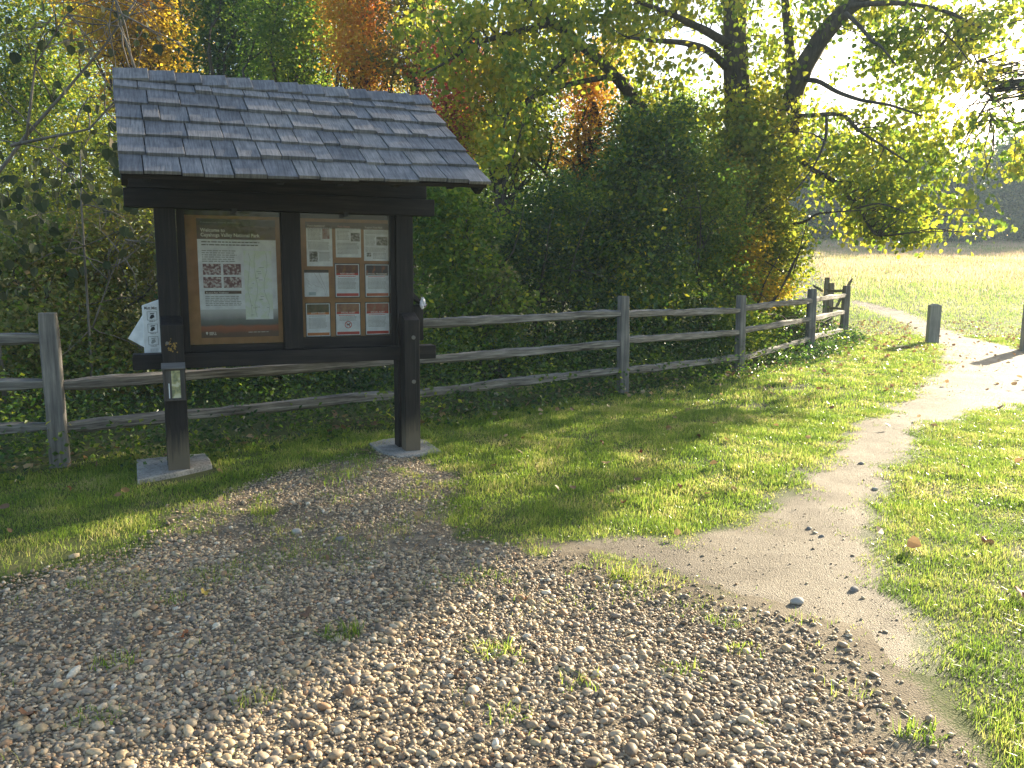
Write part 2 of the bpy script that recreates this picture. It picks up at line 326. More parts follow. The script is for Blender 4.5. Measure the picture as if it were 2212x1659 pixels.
def stonemat():
    m, N, L, B = mat('river_pebbles'); a = N.new('ShaderNodeAttribute'); a.attribute_name = 'rnd'
    r = ramp(N, [(0, (.17, .14, .11)), (.12, (.30, .24, .17)), (.28, (.45, .35, .22)), (.44, (.35, .29, .22)), (.57, (.52, .42, .28)), (.68, (.38, .24, .14)), (.74, (.44, .37, .27)), (.86, (.60, .51, .38)), (.93, (.24, .21, .18)), (.975, (.70, .64, .53))])
    r.color_ramp.interpolation = 'CONSTANT'
    L.new(a.outputs['Fac'], r.inputs[0]); g = N.new('ShaderNodeNewGeometry'); n = N.new('ShaderNodeTexNoise'); n.inputs['Scale'].default_value = 90; n.inputs['Detail'].default_value = 4; L.new(g.outputs['Position'], n.inputs['Vector'])
    r2 = ramp(N, [(.3, (.74, .70, .65)), (.7, (1.24, 1.17, 1.06))]); L.new(n.outputs[0], r2.inputs[0])
    mx = N.new('ShaderNodeMix'); mx.data_type = 'RGBA'; mx.blend_type = 'MULTIPLY'; mx.inputs[0].default_value = 1; L.new(r.outputs[0], mx.inputs[6]); L.new(r2.outputs[0], mx.inputs[7]); L.new(mx.outputs[2], B.inputs['Base Color'])
    B.inputs['Roughness'].default_value = .62; B.inputs['Specular IOR Level'].default_value = .35
    return m
M_STONE = stonemat()
def scatter(n, x0, x1, y0, y1, prob):
    x = rng.uniform(x0, x1, n); y = rng.uniform(y0, y1, n); k = rng.random(n) < prob(x, y); return x[k], y[k]
def inview(x, y, pad=.25):
    return (np.abs(x) < .66*y+pad) & (y > 1.9)
gfade = lambda x, y: np.clip(.04+poly_sd(x, y, GRAV)/.75, 0, 1)**1.3*np.clip((x+.6)*1.2, 0, 1)+(1-np.clip((x+.6)*1.2, 0, 1))
gd = lambda x, y: m_gravel(x, y)*gfade(x, y)*(.8+.2*np.clip((5.6-y)/1.2, 0, 1))*np.clip((fbm(x, y, .8, 33)-.25-.20*np.clip((y-3.7)/.8, 0, 1)*np.clip((5.4-y)/.5, 0, 1))*6, np.where(y < 3.8, .62, .3), 1)*inview(x, y)
x, y = scatter(400000, -4.5, 4.5, 1.9, 6.8, gd)
s = np.clip(rng.lognormal(math.log(.0063), .48, len(x)), .0025, .026)*np.clip(1.25-.09*y, .7, 1.1)
P = np.stack([x, y, zat(x, y)+.008+rng.uniform(0, .006, len(x))], 1)
nr = y < 3.2
V1 = stones('gravel', P[nr], s[nr], 2, M_STONE); tag(V1, 'rounded river pebbles spread loose in the foreground', 'gravel', kind='stuff')
V2 = stones('gravel', P[~nr], s[~nr]*1.1, 1, M_STONE); tag(V2, 'grey pebbles thinning out towards the notice board', 'gravel', kind='stuff')
x, y = scatter(90000, -3, 9, 3, 16, lambda x, y: m_dirt(x, y)*(.10+.9*np.clip((5.6-y), 0, 1)*fbm(x, y, .5, 71)))
tag(stones('gravel', np.stack([x, y, zat(x, y)+.006], 1), np.clip(rng.lognormal(math.log(.0032), .5, len(x)), .002, .016), 1, M_STONE), 'small stones strewn on the trodden dirt path', 'gravel', kind='stuff')

# ------------------------------------------------------------------ grass
def blades(name, x, y, h, wd, m, bend=.5, z=None, seg=2):
    n = len(x); z = zat(x, y) if z is None else z; a = rng.uniform(0, 2*np.pi, n); lean = rng.normal(0, bend, n)[:, None]*h[:, None]
    wx, wy = np.cos(a)*wd*.5, np.sin(a)*wd*.5; b = rng.uniform(0, 2*np.pi, n)
    lx, ly = np.cos(b)[:, None]*lean, np.sin(b)[:, None]*lean
    base = np.stack([x, y, z], 1)
    def lev(t, k):
        c = base.copy(); c[:, 0] += lx[:, 0]*t*t; c[:, 1] += ly[:, 0]*t*t; c[:, 2] += h*(t-.25*np.abs(lean[:, 0]/h)*t*t)
        o = np.stack([wx*k, wy*k, 0*wx], 1); return c-o, c+o
    p0, p1 = lev(0, 1); p2, p3 = lev(.55, .8); p4, _ = lev(1, 0)
    Vv = np.stack([p0, p1, p2, p3, p4], 1).reshape(-1, 3); o = (np.arange(n)*5)[:, None]
    T = np.stack([o+[0, 1, 3], o+[0, 3, 2], o+[2, 3, 4]], 1).reshape(-1, 3)
    return fast(name, Vv, T, m, rnd=np.repeat(rng.random(n), 3), smooth=False)
M_GRASS = leafmat('lawn_grass', [(0, (.055, .115, .016)), (.3, (.125, .205, .024)), (.55, (.22, .30, .04)), (.76, (.36, .36, .10)), (1, (.54, .44, .22))], trans=.54, rough=.32, tmul=1.7, clump=2.2)
M_MEAD = leafmat('meadow_grass', [(0, (.17, .22, .05)), (.4, (.33, .33, .12)), (.7, (.48, .41, .22)), (1, (.62, .47, .33))], trans=.5, rough=.5, tmul=1.7, clump=.3)
M_MEAD2 = leafmat('meadow_seed_heads', [(0, (.44, .28, .19)), (.5, (.56, .36, .27)), (1, (.64, .48, .36))], trans=.5, rough=.7, tmul=1.6, clump=.2)
def lawn_p(x, y):
    g = m_gravel(x, y); d = m_dirt(x, y); wl = wild(x, y)
    sg = poly_sd(x, y, GRAV)+(fbm(x, y, .5, 3)-.5)*.55; sdt = poly_sd(x, y, DIRT)+.03+(fbm(x, y, .45, 9, 4)-.5)*.34*np.clip((26-y)/12, .3, 1)
    pn = (fbm(x, y, .20, 111)-.5)*4.5
    p = np.clip(.4-sg/.30+pn, 0, 1)*np.clip(.5-sdt/.20+pn*.55, 0, 1)*np.clip(.25-wl*2.6+(fbm(x, y, .4, 121)-.5)*2, 0, 1)
    edge = np.clip(1-poly_sd(x, y, GRAV)/1.1, 0, 1)
    band = np.clip((y-3.3)/.9, 0, 1)*np.clip((5.6-y)/.5, 0, 1)
    tuft = np.clip((fbm(x, y, .38, 41)-.60+.12*edge+.11*band)*7, 0, 1)*np.clip(.12+.25*edge+.22*band, 0, .6)*np.clip((y-2.6)/1.2, 0.10, 1)
    p = np.maximum(p, g*tuft); p = np.maximum(p, d*np.clip((fbm(x, y, .3, 47)-.62)*6, 0, 1)*.3*np.clip(1-poly_sd(x, y, DIRT)*2.2, 0, 1))
    pads = ((x+2.53)**2+(y-6.02)**2 < .07) | ((x+.93)**2+(y-6.75)**2 < .06)
    p = np.where(pads, 0, p)
    bare = np.clip((.40-fbm(x, y, .8, 55))*6, 0, .85)
    return p*(1-bare)
for (n, y0, y1, x0, x1, hh, ww) in ((230000, 2.0, 5.2, -3.8, 3.8, .032, .0032), (330000, 5.2, 9.0, -6.2, 6.2, .036, .0048), (420000, 9, 19, -6, 13.5, .042, .0085)):
    x, y = scatter(n, x0, x1, y0, y1, lambda x, y: lawn_p(x, y)*inview(x, y, .3))
    sz = .25+1.5*fbm(x, y, .28, 61)**1.3; mgx = m_gravel(x, y); thin = 1+.35*mgx-.3*m_dirt(x, y); sz = np.maximum(sz, .7*mgx)
    o = blades('grass', x, y, hh*sz*rng.uniform(.5, 1.5, len(x))*thin, ww*rng.uniform(.7, 1.3, len(x)), M_GRASS, bend=.75)
    tag(o, 'short lawn grass between the gravel, the dirt path and the fence', 'grass', kind='stuff')
x, y = scatter(800000, 6, 62, 18.5, 75, lambda x, y: (1-m_dirt(x, y))*inview(x, y, 2)*np.clip((x-.36*y)*.8, 0, 1)*np.clip(22/y, 0, 1))
hm = np.where(y < 30, .05+.006*(y-18), .12)*rng.uniform(.5, 1.6, len(x))
M_MEADG = leafmat('green_meadow_grass', [(0, (.12, .20, .03)), (.4, (.22, .31, .06)), (.75, (.34, .38, .12)), (1, (.48, .42, .24))], trans=.54, rough=.45, tmul=1.7, clump=.5)
gk = y+rng.normal(0, 3, len(x)) < 36
tag(blades('meadow_grass', x[gk], y[gk], hm[gk]*.8, .004+.0004*y[gk], M_MEADG, bend=.8), 'green rough grass between the bollards and the dry meadow', 'grass', kind='stuff')
x, y, hm = x[~gk], y[~gk], hm[~gk]
tag(blades('meadow_grass', x, y, hm, .004+.0005*y*rng.uniform(.6, 1.4, len(x)), M_MEAD, bend=.6), 'pale dry meadow grass in front of the far trees', 'grass', kind='stuff')
x, y = scatter(220000, 8, 62, 26, 75, lambda x, y: inview(x, y, 2)*np.clip((x-.36*y)*.8, 0, 1)*np.clip((y-26)/16, 0, 1)*np.clip(fbm(x, y, 6, 77)*1.6-.2, 0, 1)*np.clip(26/y, 0, 1))
tag(blades('meadow_seed_grass', x, y, rng.uniform(.14, .34, len(x)), .004+.0003*y, M_MEAD2, bend=.5), 'pinkish dry seed heads across the far meadow', 'grass', kind='stuff')

# ------------------------------------------------------------------ foliage
def leafquads(P, size, shape='diamond', up=.35, droop=0.):
    n = len(P)
    N_ = rng.normal(0, 1, (n, 3)); N_[:, 2] = np.abs(N_[:, 2])*(1-droop)+up; N_ /= np.linalg.norm(N_, axis=1, keepdims=True)
    T = rng.normal(0, 1, (n, 3)); T[:, 2] -= droop*2.2; T -= (T*N_).sum(1, keepdims=True)*N_; T /= np.linalg.norm(T, axis=1, keepdims=True); Bn = np.cross(N_, T)
    s = size[:, None]
    if shape == 'diamond':
        a = P; tip = P+T*s; l = P+T*s*.45+Bn*s*.36+N_*s*.10; r = P+T*s*.45-Bn*s*.36+N_*s*.10
        Vv = np.stack([a, r, tip, l], 1).reshape(-1, 3); o = (np.arange(n)*4)[:, None]
        Fm = np.stack([o+[0, 1, 2], o+[0, 2, 3]], 1).reshape(-1, 3); return Vv, Fm, 2
    a = P; tip = P+T*s
    l1 = P+T*s*.22+Bn*s*.42+N_*s*.10; l2 = P+T*s*.62+Bn*s*.38+N_*s*.08; r1 = P+T*s*.22-Bn*s*.42+N_*s*.10; r2 = P+T*s*.62-Bn*s*.38+N_*s*.08
    Vv = np.stack([a, r1, r2, tip, l2, l1], 1).reshape(-1, 3); o = (np.arange(n)*6)[:, None]
    Fm = np.stack([o+[0, 1, 2, 3], o+[0, 3, 4, 5]], 1).reshape(-1, 4); return Vv, Fm, 2
def cloud(c, r, n, clumps=None, shell=.55, csz=.28, flat=.8):
    """leaf positions: many small clumps inside an ellipsoid"""
    c = np.array(c, float); r = np.array(r, float)*np.ones(3)
    k = clumps or max(12, n//45)
    d = rng.normal(0, 1, (k, 3)); d /= np.linalg.norm(d, axis=1, keepdims=True); rad = rng.random(k)**(1/3)*(1-shell)+shell*rng.random(k)**.25
    rad *= 1+.32*np.sin(d[:, 0]*5+c[0]*3)*np.cos(d[:, 2]*6+c[1]*2)+.15*np.sin(d[:, 2]*9+c[0])
    C = c+d*rad[:, None]*r; wt = rng.gamma(1.4, 1, k); idx = rng.choice(k, n, p=wt/wt.sum())
    q = rng.normal(0, 1, (n, 3))*csz*r.mean()**.5*rng.uniform(.6, 1.3, k)[idx][:, None]; q[:, 2] *= flat
    return C[idx]+q, C
def leaves(name, P, size, m, parent=None, shape='diamond', up=.35, droop=0.):
    P = P[P[:, 2] > hgt(P[:, 0], P[:, 1])+.03]
    s = size*rng.uniform(.6, 1.3, len(P)); Vv, Fm, k = leafquads(P, s, shape, up, droop)
    return fast(name, Vv, Fm, m, parent, rnd=np.repeat(rng.random(len(P)), k))
def limb(mb, a, b, r0, r1, n=6, bend=.12, seg=7):
    a = np.array(a, float); b = np.array(b, float); Lh = np.linalg.norm(b-a); o = rng.normal(0, bend*Lh, 3); o[2] = abs(o[2])*.8
    ts = np.linspace(0, 1, seg); P = [a+(b-a)*t+o*math.sin(math.pi*t)+rng.normal(0, .012*Lh, 3)*(0 < t < 1) for t in ts]
    mb.tube(P, [r0+(r1-r0)*t for t in ts], n, wob=.15); return P
def tree(kind, label, cat, base, top, blobs, m, lsize, trunk_r=.12, limbs=14, bark=None, group=None, shape='diamond', up=.35, droop=0., csz=.28, shell=.55, stems=1, dens=1., mix=None):
    """blobs: (centre, radii, n)"""
    base = np.array(base, float); root = empty(kind, base, label=label, cat=cat, group=group)
    Ps = []; Cs = []
    for c, r, n in blobs:
        P, C = cloud(c, r, int(n*dens), csz=csz, shell=shell, clumps=max(14, int(n*dens)//28)); Ps.append(P); Cs.append(C)
    P = np.concatenate(Ps)-base; C = np.concatenate(Cs)-base
    tb = MB(); top = np.array(top, float)-base
    for sidx in range(stems):
        b0 = np.array([rng.normal(0, .25), rng.normal(0, .2), -.1]) if stems > 1 else np.array([0, 0, -.15])
        tt = top*rng.uniform(.8, 1.05) + (rng.normal(0, .6, 3)*[1, 1, .3] if stems > 1 else 0)
        K = 9; path = [b0+(tt-b0)*t+rng.normal(0, .035*np.linalg.norm(tt)*.5, 3)*[1, 1, 0]*(t > 0) for t in np.linspace(0, 1, K)]
        tb.tube(path, [trunk_r*(1.25-1.1*t) if t > 0 else trunk_r*1.5 for t in np.linspace(0, 1, K)], 8, wob=.12)
        for k in range(limbs//stems):
            e = C[rng.integers(len(C))]; i0 = min(K-2, max(1, int((.25+.65*rng.random())*K))); s0 = path[i0]
            e = s0+(e-s0)*rng.uniform(.7, 1)
            if e[2] < s0[2]-.6: e[2] = s0[2]-.2
            rr = trunk_r*(.62-.4*i0/K); pp = limb(tb, s0, e, rr, rr*.2)
            for q in range(3):
                e2 = C[rng.integers(len(C))]; s2 = pp[rng.integers(2, 6)]; v2 = e2-s2; ln = np.linalg.norm(v2); v2 = v2/(ln+1e-6)*min(ln, 1.1*np.linalg.norm(e-s0)*.5)
                limb(tb, s2, s2+v2, rr*.35, rr*.08, n=4, seg=5)
    tb.build('trunk', bark or BARK, root, smooth=True)
    if mix is not None:
        k = rng.random(len(P)) < mix[1]; _crown(P[k], base, lsize, mix[0], root, shape, up, droop); P = P[~k]
    leaves('crown', P+0, lsize, m, root, shape, up, droop) if False else _crown(P, base, lsize, m, root, shape, up, droop)
    return root
def _crown(P, base, lsize, m, root, shape, up, droop):
    W = P+base; k = W[:, 2] > zat(W[:, 0], W[:, 1])+.03; P = P[k]
    s = lsize*rng.uniform(.6, 1.3, len(P)); Vv, Fm, kk = leafquads(P, s, shape, up, droop)
    return fast('crown', Vv, Fm, m, root, rnd=np.repeat(rng.random(len(P)), kk))
def B_(px, py, Y, rx, rz, ry=None, n=1000):
    k = Y/FPX; c = at(px, py, Y); return (c, (rx*k, (ry if ry else (rx+rz)*.5*k), rz*k), n)
def foot(px, Y):
    c = at(px, 600, Y); return np.array([c[0], Y, float(zat(c[0], Y))])

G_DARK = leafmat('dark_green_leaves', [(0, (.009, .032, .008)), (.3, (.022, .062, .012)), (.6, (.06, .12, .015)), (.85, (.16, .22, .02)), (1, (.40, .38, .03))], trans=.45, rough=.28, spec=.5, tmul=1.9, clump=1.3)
G_MID = leafmat('mid_green_leaves', [(0, (.04, .09, .014)), (.4, (.095, .17, .02)), (.75, (.22, .28, .03)), (1, (.42, .38, .04))], trans=.55, rough=.38, spec=.35, tmul=1.8, clump=1.2)
G_YEL = leafmat('yellow_green_leaves', [(0, (.07, .12, .015)), (.4, (.18, .22, .025)), (.75, (.38, .36, .03)), (1, (.60, .44, .03))], trans=.6, tmul=1.7, spec=.35)
G_GOLD = leafmat('golden_leaves', [(0, (.22, .20, .02)), (.4, (.45, .33, .025)), (.75, (.58, .38, .03)), (1, (.60, .25, .03))], trans=.6, tmul=1.6)
G_ORNG = leafmat('orange_leaves', [(0, (.38, .32, .03)), (.45, (.58, .36, .035)), (.8, (.60, .27, .04)), (1, (.52, .15, .03))], trans=.5)
G_RED = leafmat('red_leaves', [(0, (.16, .07, .03)), (.4, (.34, .07, .05)), (.8, (.46, .09, .07)), (1, (.5, .22, .07))], trans=.5)
G_OLV = leafmat('olive_leaves', [(0, (.06, .08, .02)), (.4, (.13, .14, .03)), (.75, (.24, .19, .04)), (1, (.34, .16, .05))], trans=.58, tmul=1.8)
G_FAR = leafmat('far_green_leaves', [(0, (.02, .05, .02)), (.45, (.06, .11, .035)), (.8, (.17, .20, .06)), (1, (.28, .24, .08))], trans=.5, rough=.6, tmul=1.6, clump=.3)
G_CTW = leafmat('poplar_leaves', [(0, (.07, .14, .018)), (.3, (.16, .24, .024)), (.6, (.34, .36, .035)), (1, (.56, .44, .04))], trans=.58, rough=.35, tmul=1.45, clump=.45)
G_BIG = leafmat('large_dull_leaves', [(0, (.022, .034, .016)), (.4, (.04, .058, .022)), (.8, (.075, .08, .035)), (1, (.15, .11, .055))], trans=.25, rough=.6, spec=.2)
G_PALE = leafmat('thin_pale_leaves', [(0, (.06, .095, .022)), (.4, (.13, .165, .035)), (.75, (.27, .25, .07)), (1, (.38, .24, .11))], trans=.5, rough=.45)

# woods behind the fence
GRP = 'woodland trees behind the fence'
TR = [
 ('maple_tree', 'yellow leafed tree above the left end of the board roof', [B_(300, 70, 26, 110, 85, n=11000), B_(250, -50, 26, 140, 70, n=5000), B_(330, 210, 26, 80, 60, n=3000)], G_GOLD, .12, 320, 26),
 ('broadleaf_tree', 'yellow green leafy tree at the far left edge behind the bare twigs', [B_(60, 70, 28, 160, 120, n=14000), B_(130, 260, 28, 120, 110, n=8000), B_(-60, 330, 27, 120, 180, n=5000)], G_MID, .12, 80, 28),
 ('broadleaf_tree', 'thin olive brown tree between the yellow tree and the dark green tree', [B_(405, 40, 27, 65, 110, n=5000), B_(400, -70, 27, 90, 60, n=2000)], G_OLV, .11, 410, 27),
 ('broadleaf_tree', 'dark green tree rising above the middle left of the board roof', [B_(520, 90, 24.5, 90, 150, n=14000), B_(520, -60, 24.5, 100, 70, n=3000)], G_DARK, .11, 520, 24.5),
 ('broadleaf_tree', 'bright mid green tree directly above the middle of the board roof', [B_(655, 110, 22.5, 95, 110, n=12000), B_(640, -30, 22.5, 105, 90, n=7000)], G_MID, .095, 650, 22.5),
 ('maple_tree', 'tall orange yellow tree behind the right half of the board roof', [B_(785, 120, 20.5, 58, 100, n=8000), B_(765, -10, 20.5, 70, 80, n=6000)], G_ORNG, .085, 780, 20.5),
 ('broadleaf_tree', 'olive tree between the orange tree and the red tree', [B_(895, 90, 20, 75, 130, n=8000), B_(900, -40, 20, 90, 60, n=3000)], G_OLV, .085, 900, 20),
 ('sumac_tree', 'red leafed tree right of the roof ridge', [B_(985, 175, 18.8, 52, 105, n=7500), B_(1010, 290, 18.8, 50, 40, n=2200)], G_RED, .07, 985, 18.8),
 ('broadleaf_tree', 'light yellow green tree right of the red tree', [B_(1090, 270, 18, 105, 110, n=11000), B_(1130, 140, 18.3, 100, 70, n=3500)], G_YEL, .075, 1090, 18),
 ('maple_tree', 'salmon orange tree beneath the arching poplar limb', [B_(1275, 190, 19.5, 58, 85, n=6000), B_(1260, 330, 19.5, 75, 70, n=3500)], G_ORNG, .075, 1270, 19.5),
 ('broadleaf_tree', 'grey green tree left of the big poplar trunk', [B_(1440, 290, 19.8, 100, 90, n=9000), B_(1390, 350, 19, 120, 90, n=6000)], G_MID, .08, 1440, 19.8),
 ('broadleaf_tree', 'deep green tree filling the low gap behind the olive tree', [B_(1000, 330, 26, 200, 110, n=9000), B_(800, 300, 27, 200, 90, n=7000)], G_MID, .13, 900, 27),
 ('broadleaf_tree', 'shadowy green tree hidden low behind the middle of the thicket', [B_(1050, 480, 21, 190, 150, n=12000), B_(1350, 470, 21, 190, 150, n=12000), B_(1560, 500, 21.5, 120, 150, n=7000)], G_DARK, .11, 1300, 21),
 ('broadleaf_tree', 'shaded green tree low behind the left fence', [B_(250, 360, 24, 200, 130, n=12000), B_(60, 480, 22, 200, 110, n=9000)], G_YEL, .10, 250, 24),
]
for kind, label, blobs, m, ls, bx, Yt in TR:
    b = foot(bx, Yt); c0 = blobs[0][0]; top = np.array([c0[0], c0[1], c0[2]+blobs[0][1][2]*.6])
    tree(kind, label, 'tree', b, top, blobs, m, ls*1.05, trunk_r=.16, limbs=14, group=GRP, dens=1.1, mix=(G_YEL, .42) if 'far left edge' in label else None)

# thicket along the fence
GRB = 'bushes of the thicket behind the fence'
BU = [
 ('bush', 'thin pale twiggy bush behind the far left fence rails', [B_(50, 580, 9.6, 150, 120, n=9000), B_(60, 800, 8.6, 170, 150, n=9000)], G_PALE, .045, 40, 9.2, 5),
 ('bush', 'pale olive bush between the left fence post and the board', [B_(230, 560, 10.5, 140, 130, n=10000), B_(230, 780, 9.5, 150, 150, n=9000)], G_OLV, .045, 240, 10.2, 5),
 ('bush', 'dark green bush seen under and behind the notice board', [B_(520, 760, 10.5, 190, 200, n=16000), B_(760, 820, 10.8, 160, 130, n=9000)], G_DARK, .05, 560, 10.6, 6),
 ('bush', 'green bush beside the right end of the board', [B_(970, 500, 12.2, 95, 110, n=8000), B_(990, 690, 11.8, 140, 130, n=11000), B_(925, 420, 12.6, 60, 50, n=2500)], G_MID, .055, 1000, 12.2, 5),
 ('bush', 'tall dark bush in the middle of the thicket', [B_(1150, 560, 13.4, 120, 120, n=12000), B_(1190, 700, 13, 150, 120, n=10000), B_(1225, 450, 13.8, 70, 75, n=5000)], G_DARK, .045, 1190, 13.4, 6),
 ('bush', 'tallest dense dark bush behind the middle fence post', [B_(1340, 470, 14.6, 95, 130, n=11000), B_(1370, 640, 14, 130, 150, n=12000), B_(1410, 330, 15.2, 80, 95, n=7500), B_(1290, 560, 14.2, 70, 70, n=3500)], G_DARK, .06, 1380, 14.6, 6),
 ('bush', 'glossy green bush behind the third stretch of rails', [B_(1540, 470, 15.6, 75, 130, n=8000), B_(1520, 640, 15.4, 105, 120, n=9000), B_(1490, 350, 16.2, 60, 60, n=3000)], G_MID, .05, 1530, 15.6, 5),
 ('bush', 'yellow bush leaning over the fence corner under the poplar', [B_(1645, 430, 17, 70, 110, n=7000), B_(1680, 560, 17, 55, 90, n=5500), B_(1620, 310, 17.5, 65, 80, n=6500)], G_YEL, .07, 1650, 17, 5),
 ('bush', 'small golden bush among the green ones at the thicket end', [B_(1600, 540, 16, 50, 70, n=3500), B_(1640, 640, 16, 45, 45, n=2200), B_(1575, 400, 16.4, 40, 50, n=1500)], G_GOLD, .05, 1610, 16, 4),
 ('bush', 'low leafy bush growing through the rails at the fence corner', [B_(1690, 700, 16.3, 55, 50, n=5500), B_(1610, 730, 14.0, 60, 70, n=5000)], G_MID, .05, 1680, 16.3, 4),
 ('bush', 'thin reddish weeds behind the rails right of the board', [B_(1080, 640, 11.6, 60, 90, n=1500)], G_PALE, .05, 1080, 11.6, 4),
]
for kind, label, blobs, m, ls, bx, Yt, st in BU:
    b = foot(bx, Yt); c0 = blobs[0][0]
    tree(kind, label, 'bush', b, np.array([c0[0], c0[1], c0[2]+blobs[0][1][2]*.5]), blobs, m, ls*1.4, trunk_r=.03, limbs=14, group=GRB, stems=st, csz=.20, shell=.4, dens=.78, mix=(G_YEL if m in (G_DARK, G_MID, G_OLV) else G_MID, .16))

# ------------------------------------------------------------------ the great poplar on the right
YT = 18.5
def pth(pts, Y0, Y1):
    n = len(pts); return [at(px, py, Y0+(Y1-Y0)*i/(n-1)) for i, (px, py) in enumerate(pts)]
pb = foot(1600, YT)
pop = empty('poplar_tree', pb, label='great poplar with two trunks and long arching limbs over the meadow edge', cat='tree')
tb = MB()
def br(pts, Y0, Y1, w0, w1):
    P = [p-pb for p in pth(pts, Y0, Y1)]
    # resample smooth
    Q = []; n = len(P)
    for i in range(n-1):
        a, b, c, d = P[max(i-1, 0)], P[i], P[i+1], P[min(i+2, n-1)]
        for t in (0, .25, .5, .75): Q.append(.5*((2*b)+(-a+c)*t+(2*a-5*b+4*c-d)*t*t+(-a+3*b-3*c+d)*t**3))
    Q.append(P[-1]); rr = [(w0+(w1-w0)*i/(len(Q)-1))/2/FPX*YT for i in range(len(Q))]
    tb.tube(Q, rr, 9, wob=.12); return Q
A_ = br([(1610, 700), (1606, 480), (1598, 300), (1590, 150), (1588, 0), (1592, -200), (1600, -420)], YT, YT, 74, 30)
B2 = br([(1625, 640), (1668, 470), (1702, 330), (1712, 210), (1745, 130), (1800, 50), (1860, -5), (1930, -60)], YT, 17, 54, 24)
br([(1838, 14), (1880, 8), (1960, 8), (2040, 24), (2120, 60)], 17.2, 15.5, 12, 4)
br([(1712, 210), (1706, 100), (1696, 0), (1690, -160)], YT, YT, 24, 12)
LB = [br([(1590, 720), (1500, 470), (1425, 300), (1362, 205), (1330, 165), (1256, 98), (1190, 45), (1120, -10)], YT, 16, 34, 12),
 br([(1189, 50), (1098, 73), (1023, 98), (979, 125), (921, 159)], 16.2, 15, 12, 3), br([(1314, 166), (1226, 183), (1145, 213), (1101, 237), (1085, 290)], 16.8, 15.5, 11, 3),
 br([(1256, 98), (1196, 152), (1145, 217), (1125, 288), (1101, 359), (1085, 420)], 16.4, 15, 9, 2),
 br([(1575, 150), (1530, 110), (1480, 93), (1420, 88), (1355, 81)], YT, 16, 18, 5), br([(1580, 100), (1530, 70), (1484, 47), (1436, 25), (1380, 5)], YT, 16.5, 20, 6),
 br([(1712, 175), (1761, 174), (1810, 199), (1859, 216), (1922, 227), (1990, 250)], YT-.5, 14.5, 11, 3), br([(1827, 28), (1860, 60), (1885, 90), (1901, 98), (1935, 140)], 16.5, 15, 8, 3),
 br([(1663, 280), (1700, 255), (1740, 250), (1817, 248), (1852, 279), (1894, 307), (1960, 350)], YT-.3, 15, 12, 3),
 br([(1785, 251), (1782, 304), (1751, 370), (1698, 433)], 16.2, 15.4, 6, 2), br([(1640, 300), (1705, 328), (1754, 366), (1806, 394), (1852, 450), (1885, 500), (1901, 510)], YT-.2, 15.5, 13, 3),
 br([(1640, 500), (1691, 489), (1740, 478), (1771, 461), (1869, 454)], 17.5, 15.5, 8, 2), br([(1960, 6), (2010, 50), (2060, 90), (2120, 170)], 16.8, 15.5, 5, 1.5),
 br([(2050, 26), (2100, 110), (2130, 200), (2140, 260)], 16.6, 15, 4, 1.2), br([(1852, 450), (1900, 440), (1960, 460)], 14, 13, 4, 1.5)]
PO = [(1850,395,17,80,60,1056), (1905,455,16.5,85,55,1253), (1935,505,16.5,75,22,554), (1800,330,17.5,50,40,290), (1870,300,17,60,35,343), (1985,390,16,70,75,514), (1960,320,17,80,55,739), (2050,430,16,50,50,205), (2070,320,16,80,60,379), (2110,190,16,95,80,490), (1985,190,17,70,70,633), (2000,85,17,130,55,1795), (1880,12,18,110,22,941), (2150,50,17,80,60,644), (2170,350,15.5,50,80,118), (2110,490,15.5,60,35,105), (1820,258,17,50,18,158), (1740,60,18,60,70,380), (1680,60,19,50,90,420), (1665,230,18.6,60,90,1687), (1590,220,18.2,45,110,420), (1640,360,18.4,90,60,2025), (1700,290,18,45,60,787), (1550,40,19,30,60,160), (1500,18,18,90,28,420), (1480,155,18,70,20,149), (1400,40,17.5,90,60,862), (1300,50,17,90,65,977), (1190,30,16.5,100,60,1035), (1070,40,16,110,60,1092), (950,50,16,90,70,804), (1060,150,16,95,50,690), (960,150,16,60,50,345), (1140,180,16,80,55,804), (1110,270,16,70,60,747), (1080,350,15.6,45,60,299), (1220,130,16.6,70,50,517), (1350,140,17,60,45,436), (1400,190,17.5,60,40,345), (1540,250,18.6,60,40,250), (1600,-120,18.5,200,90,1500), (1900,-120,18,200,90,1300), (1250,-100,17,200,80,1400), (1600,130,18.2,50,120,450), (2320,185,15.5,58,26,2500), (2375,155,16,35,22,800), (2225,350,17,30,50,520), (2350,230,17,25,22,300), (1600,330,17.8,60,60,700), (2275,178,15.2,30,24,900), (1880,140,17.5,70,30,180)]
Ps = []
for px_, py_, Yb, rx, rz, n in PO:
    c, r, _ = B_(px_, py_, Yb, rx, rz); P, C = cloud(c, (r[0], max(r[1], 1.5 if px_ < 2200 else .7), r[2]), n, clumps=max(14, n//9), shell=.1, csz=.17); Ps.append(P)
    for q in C[:max(5, n//70)]:
        lim = LB[rng.integers(len(LB))]; best = min((np.linalg.norm(p+pb-q), i, j) for j, l in enumerate(LB+[B2, A_]) for i, p in enumerate(l)); l = (LB+[B2, A_])[best[2]]
        if best[0] < 3: limb(tb, l[best[1]], q-pb, .016, .004, n=4, seg=5, bend=.08)
tb.build('trunk', BARK, pop, smooth=True)
P = np.concatenate(Ps)-pb; s = .104*rng.uniform(.65, 1.3, len(P)); Vv, Fm, kk = leafquads(P, s, 'round', .1, .45)
fast('crown', Vv, Fm, G_CTW, pop, rnd=np.repeat(rng.random(len(P)), kk))

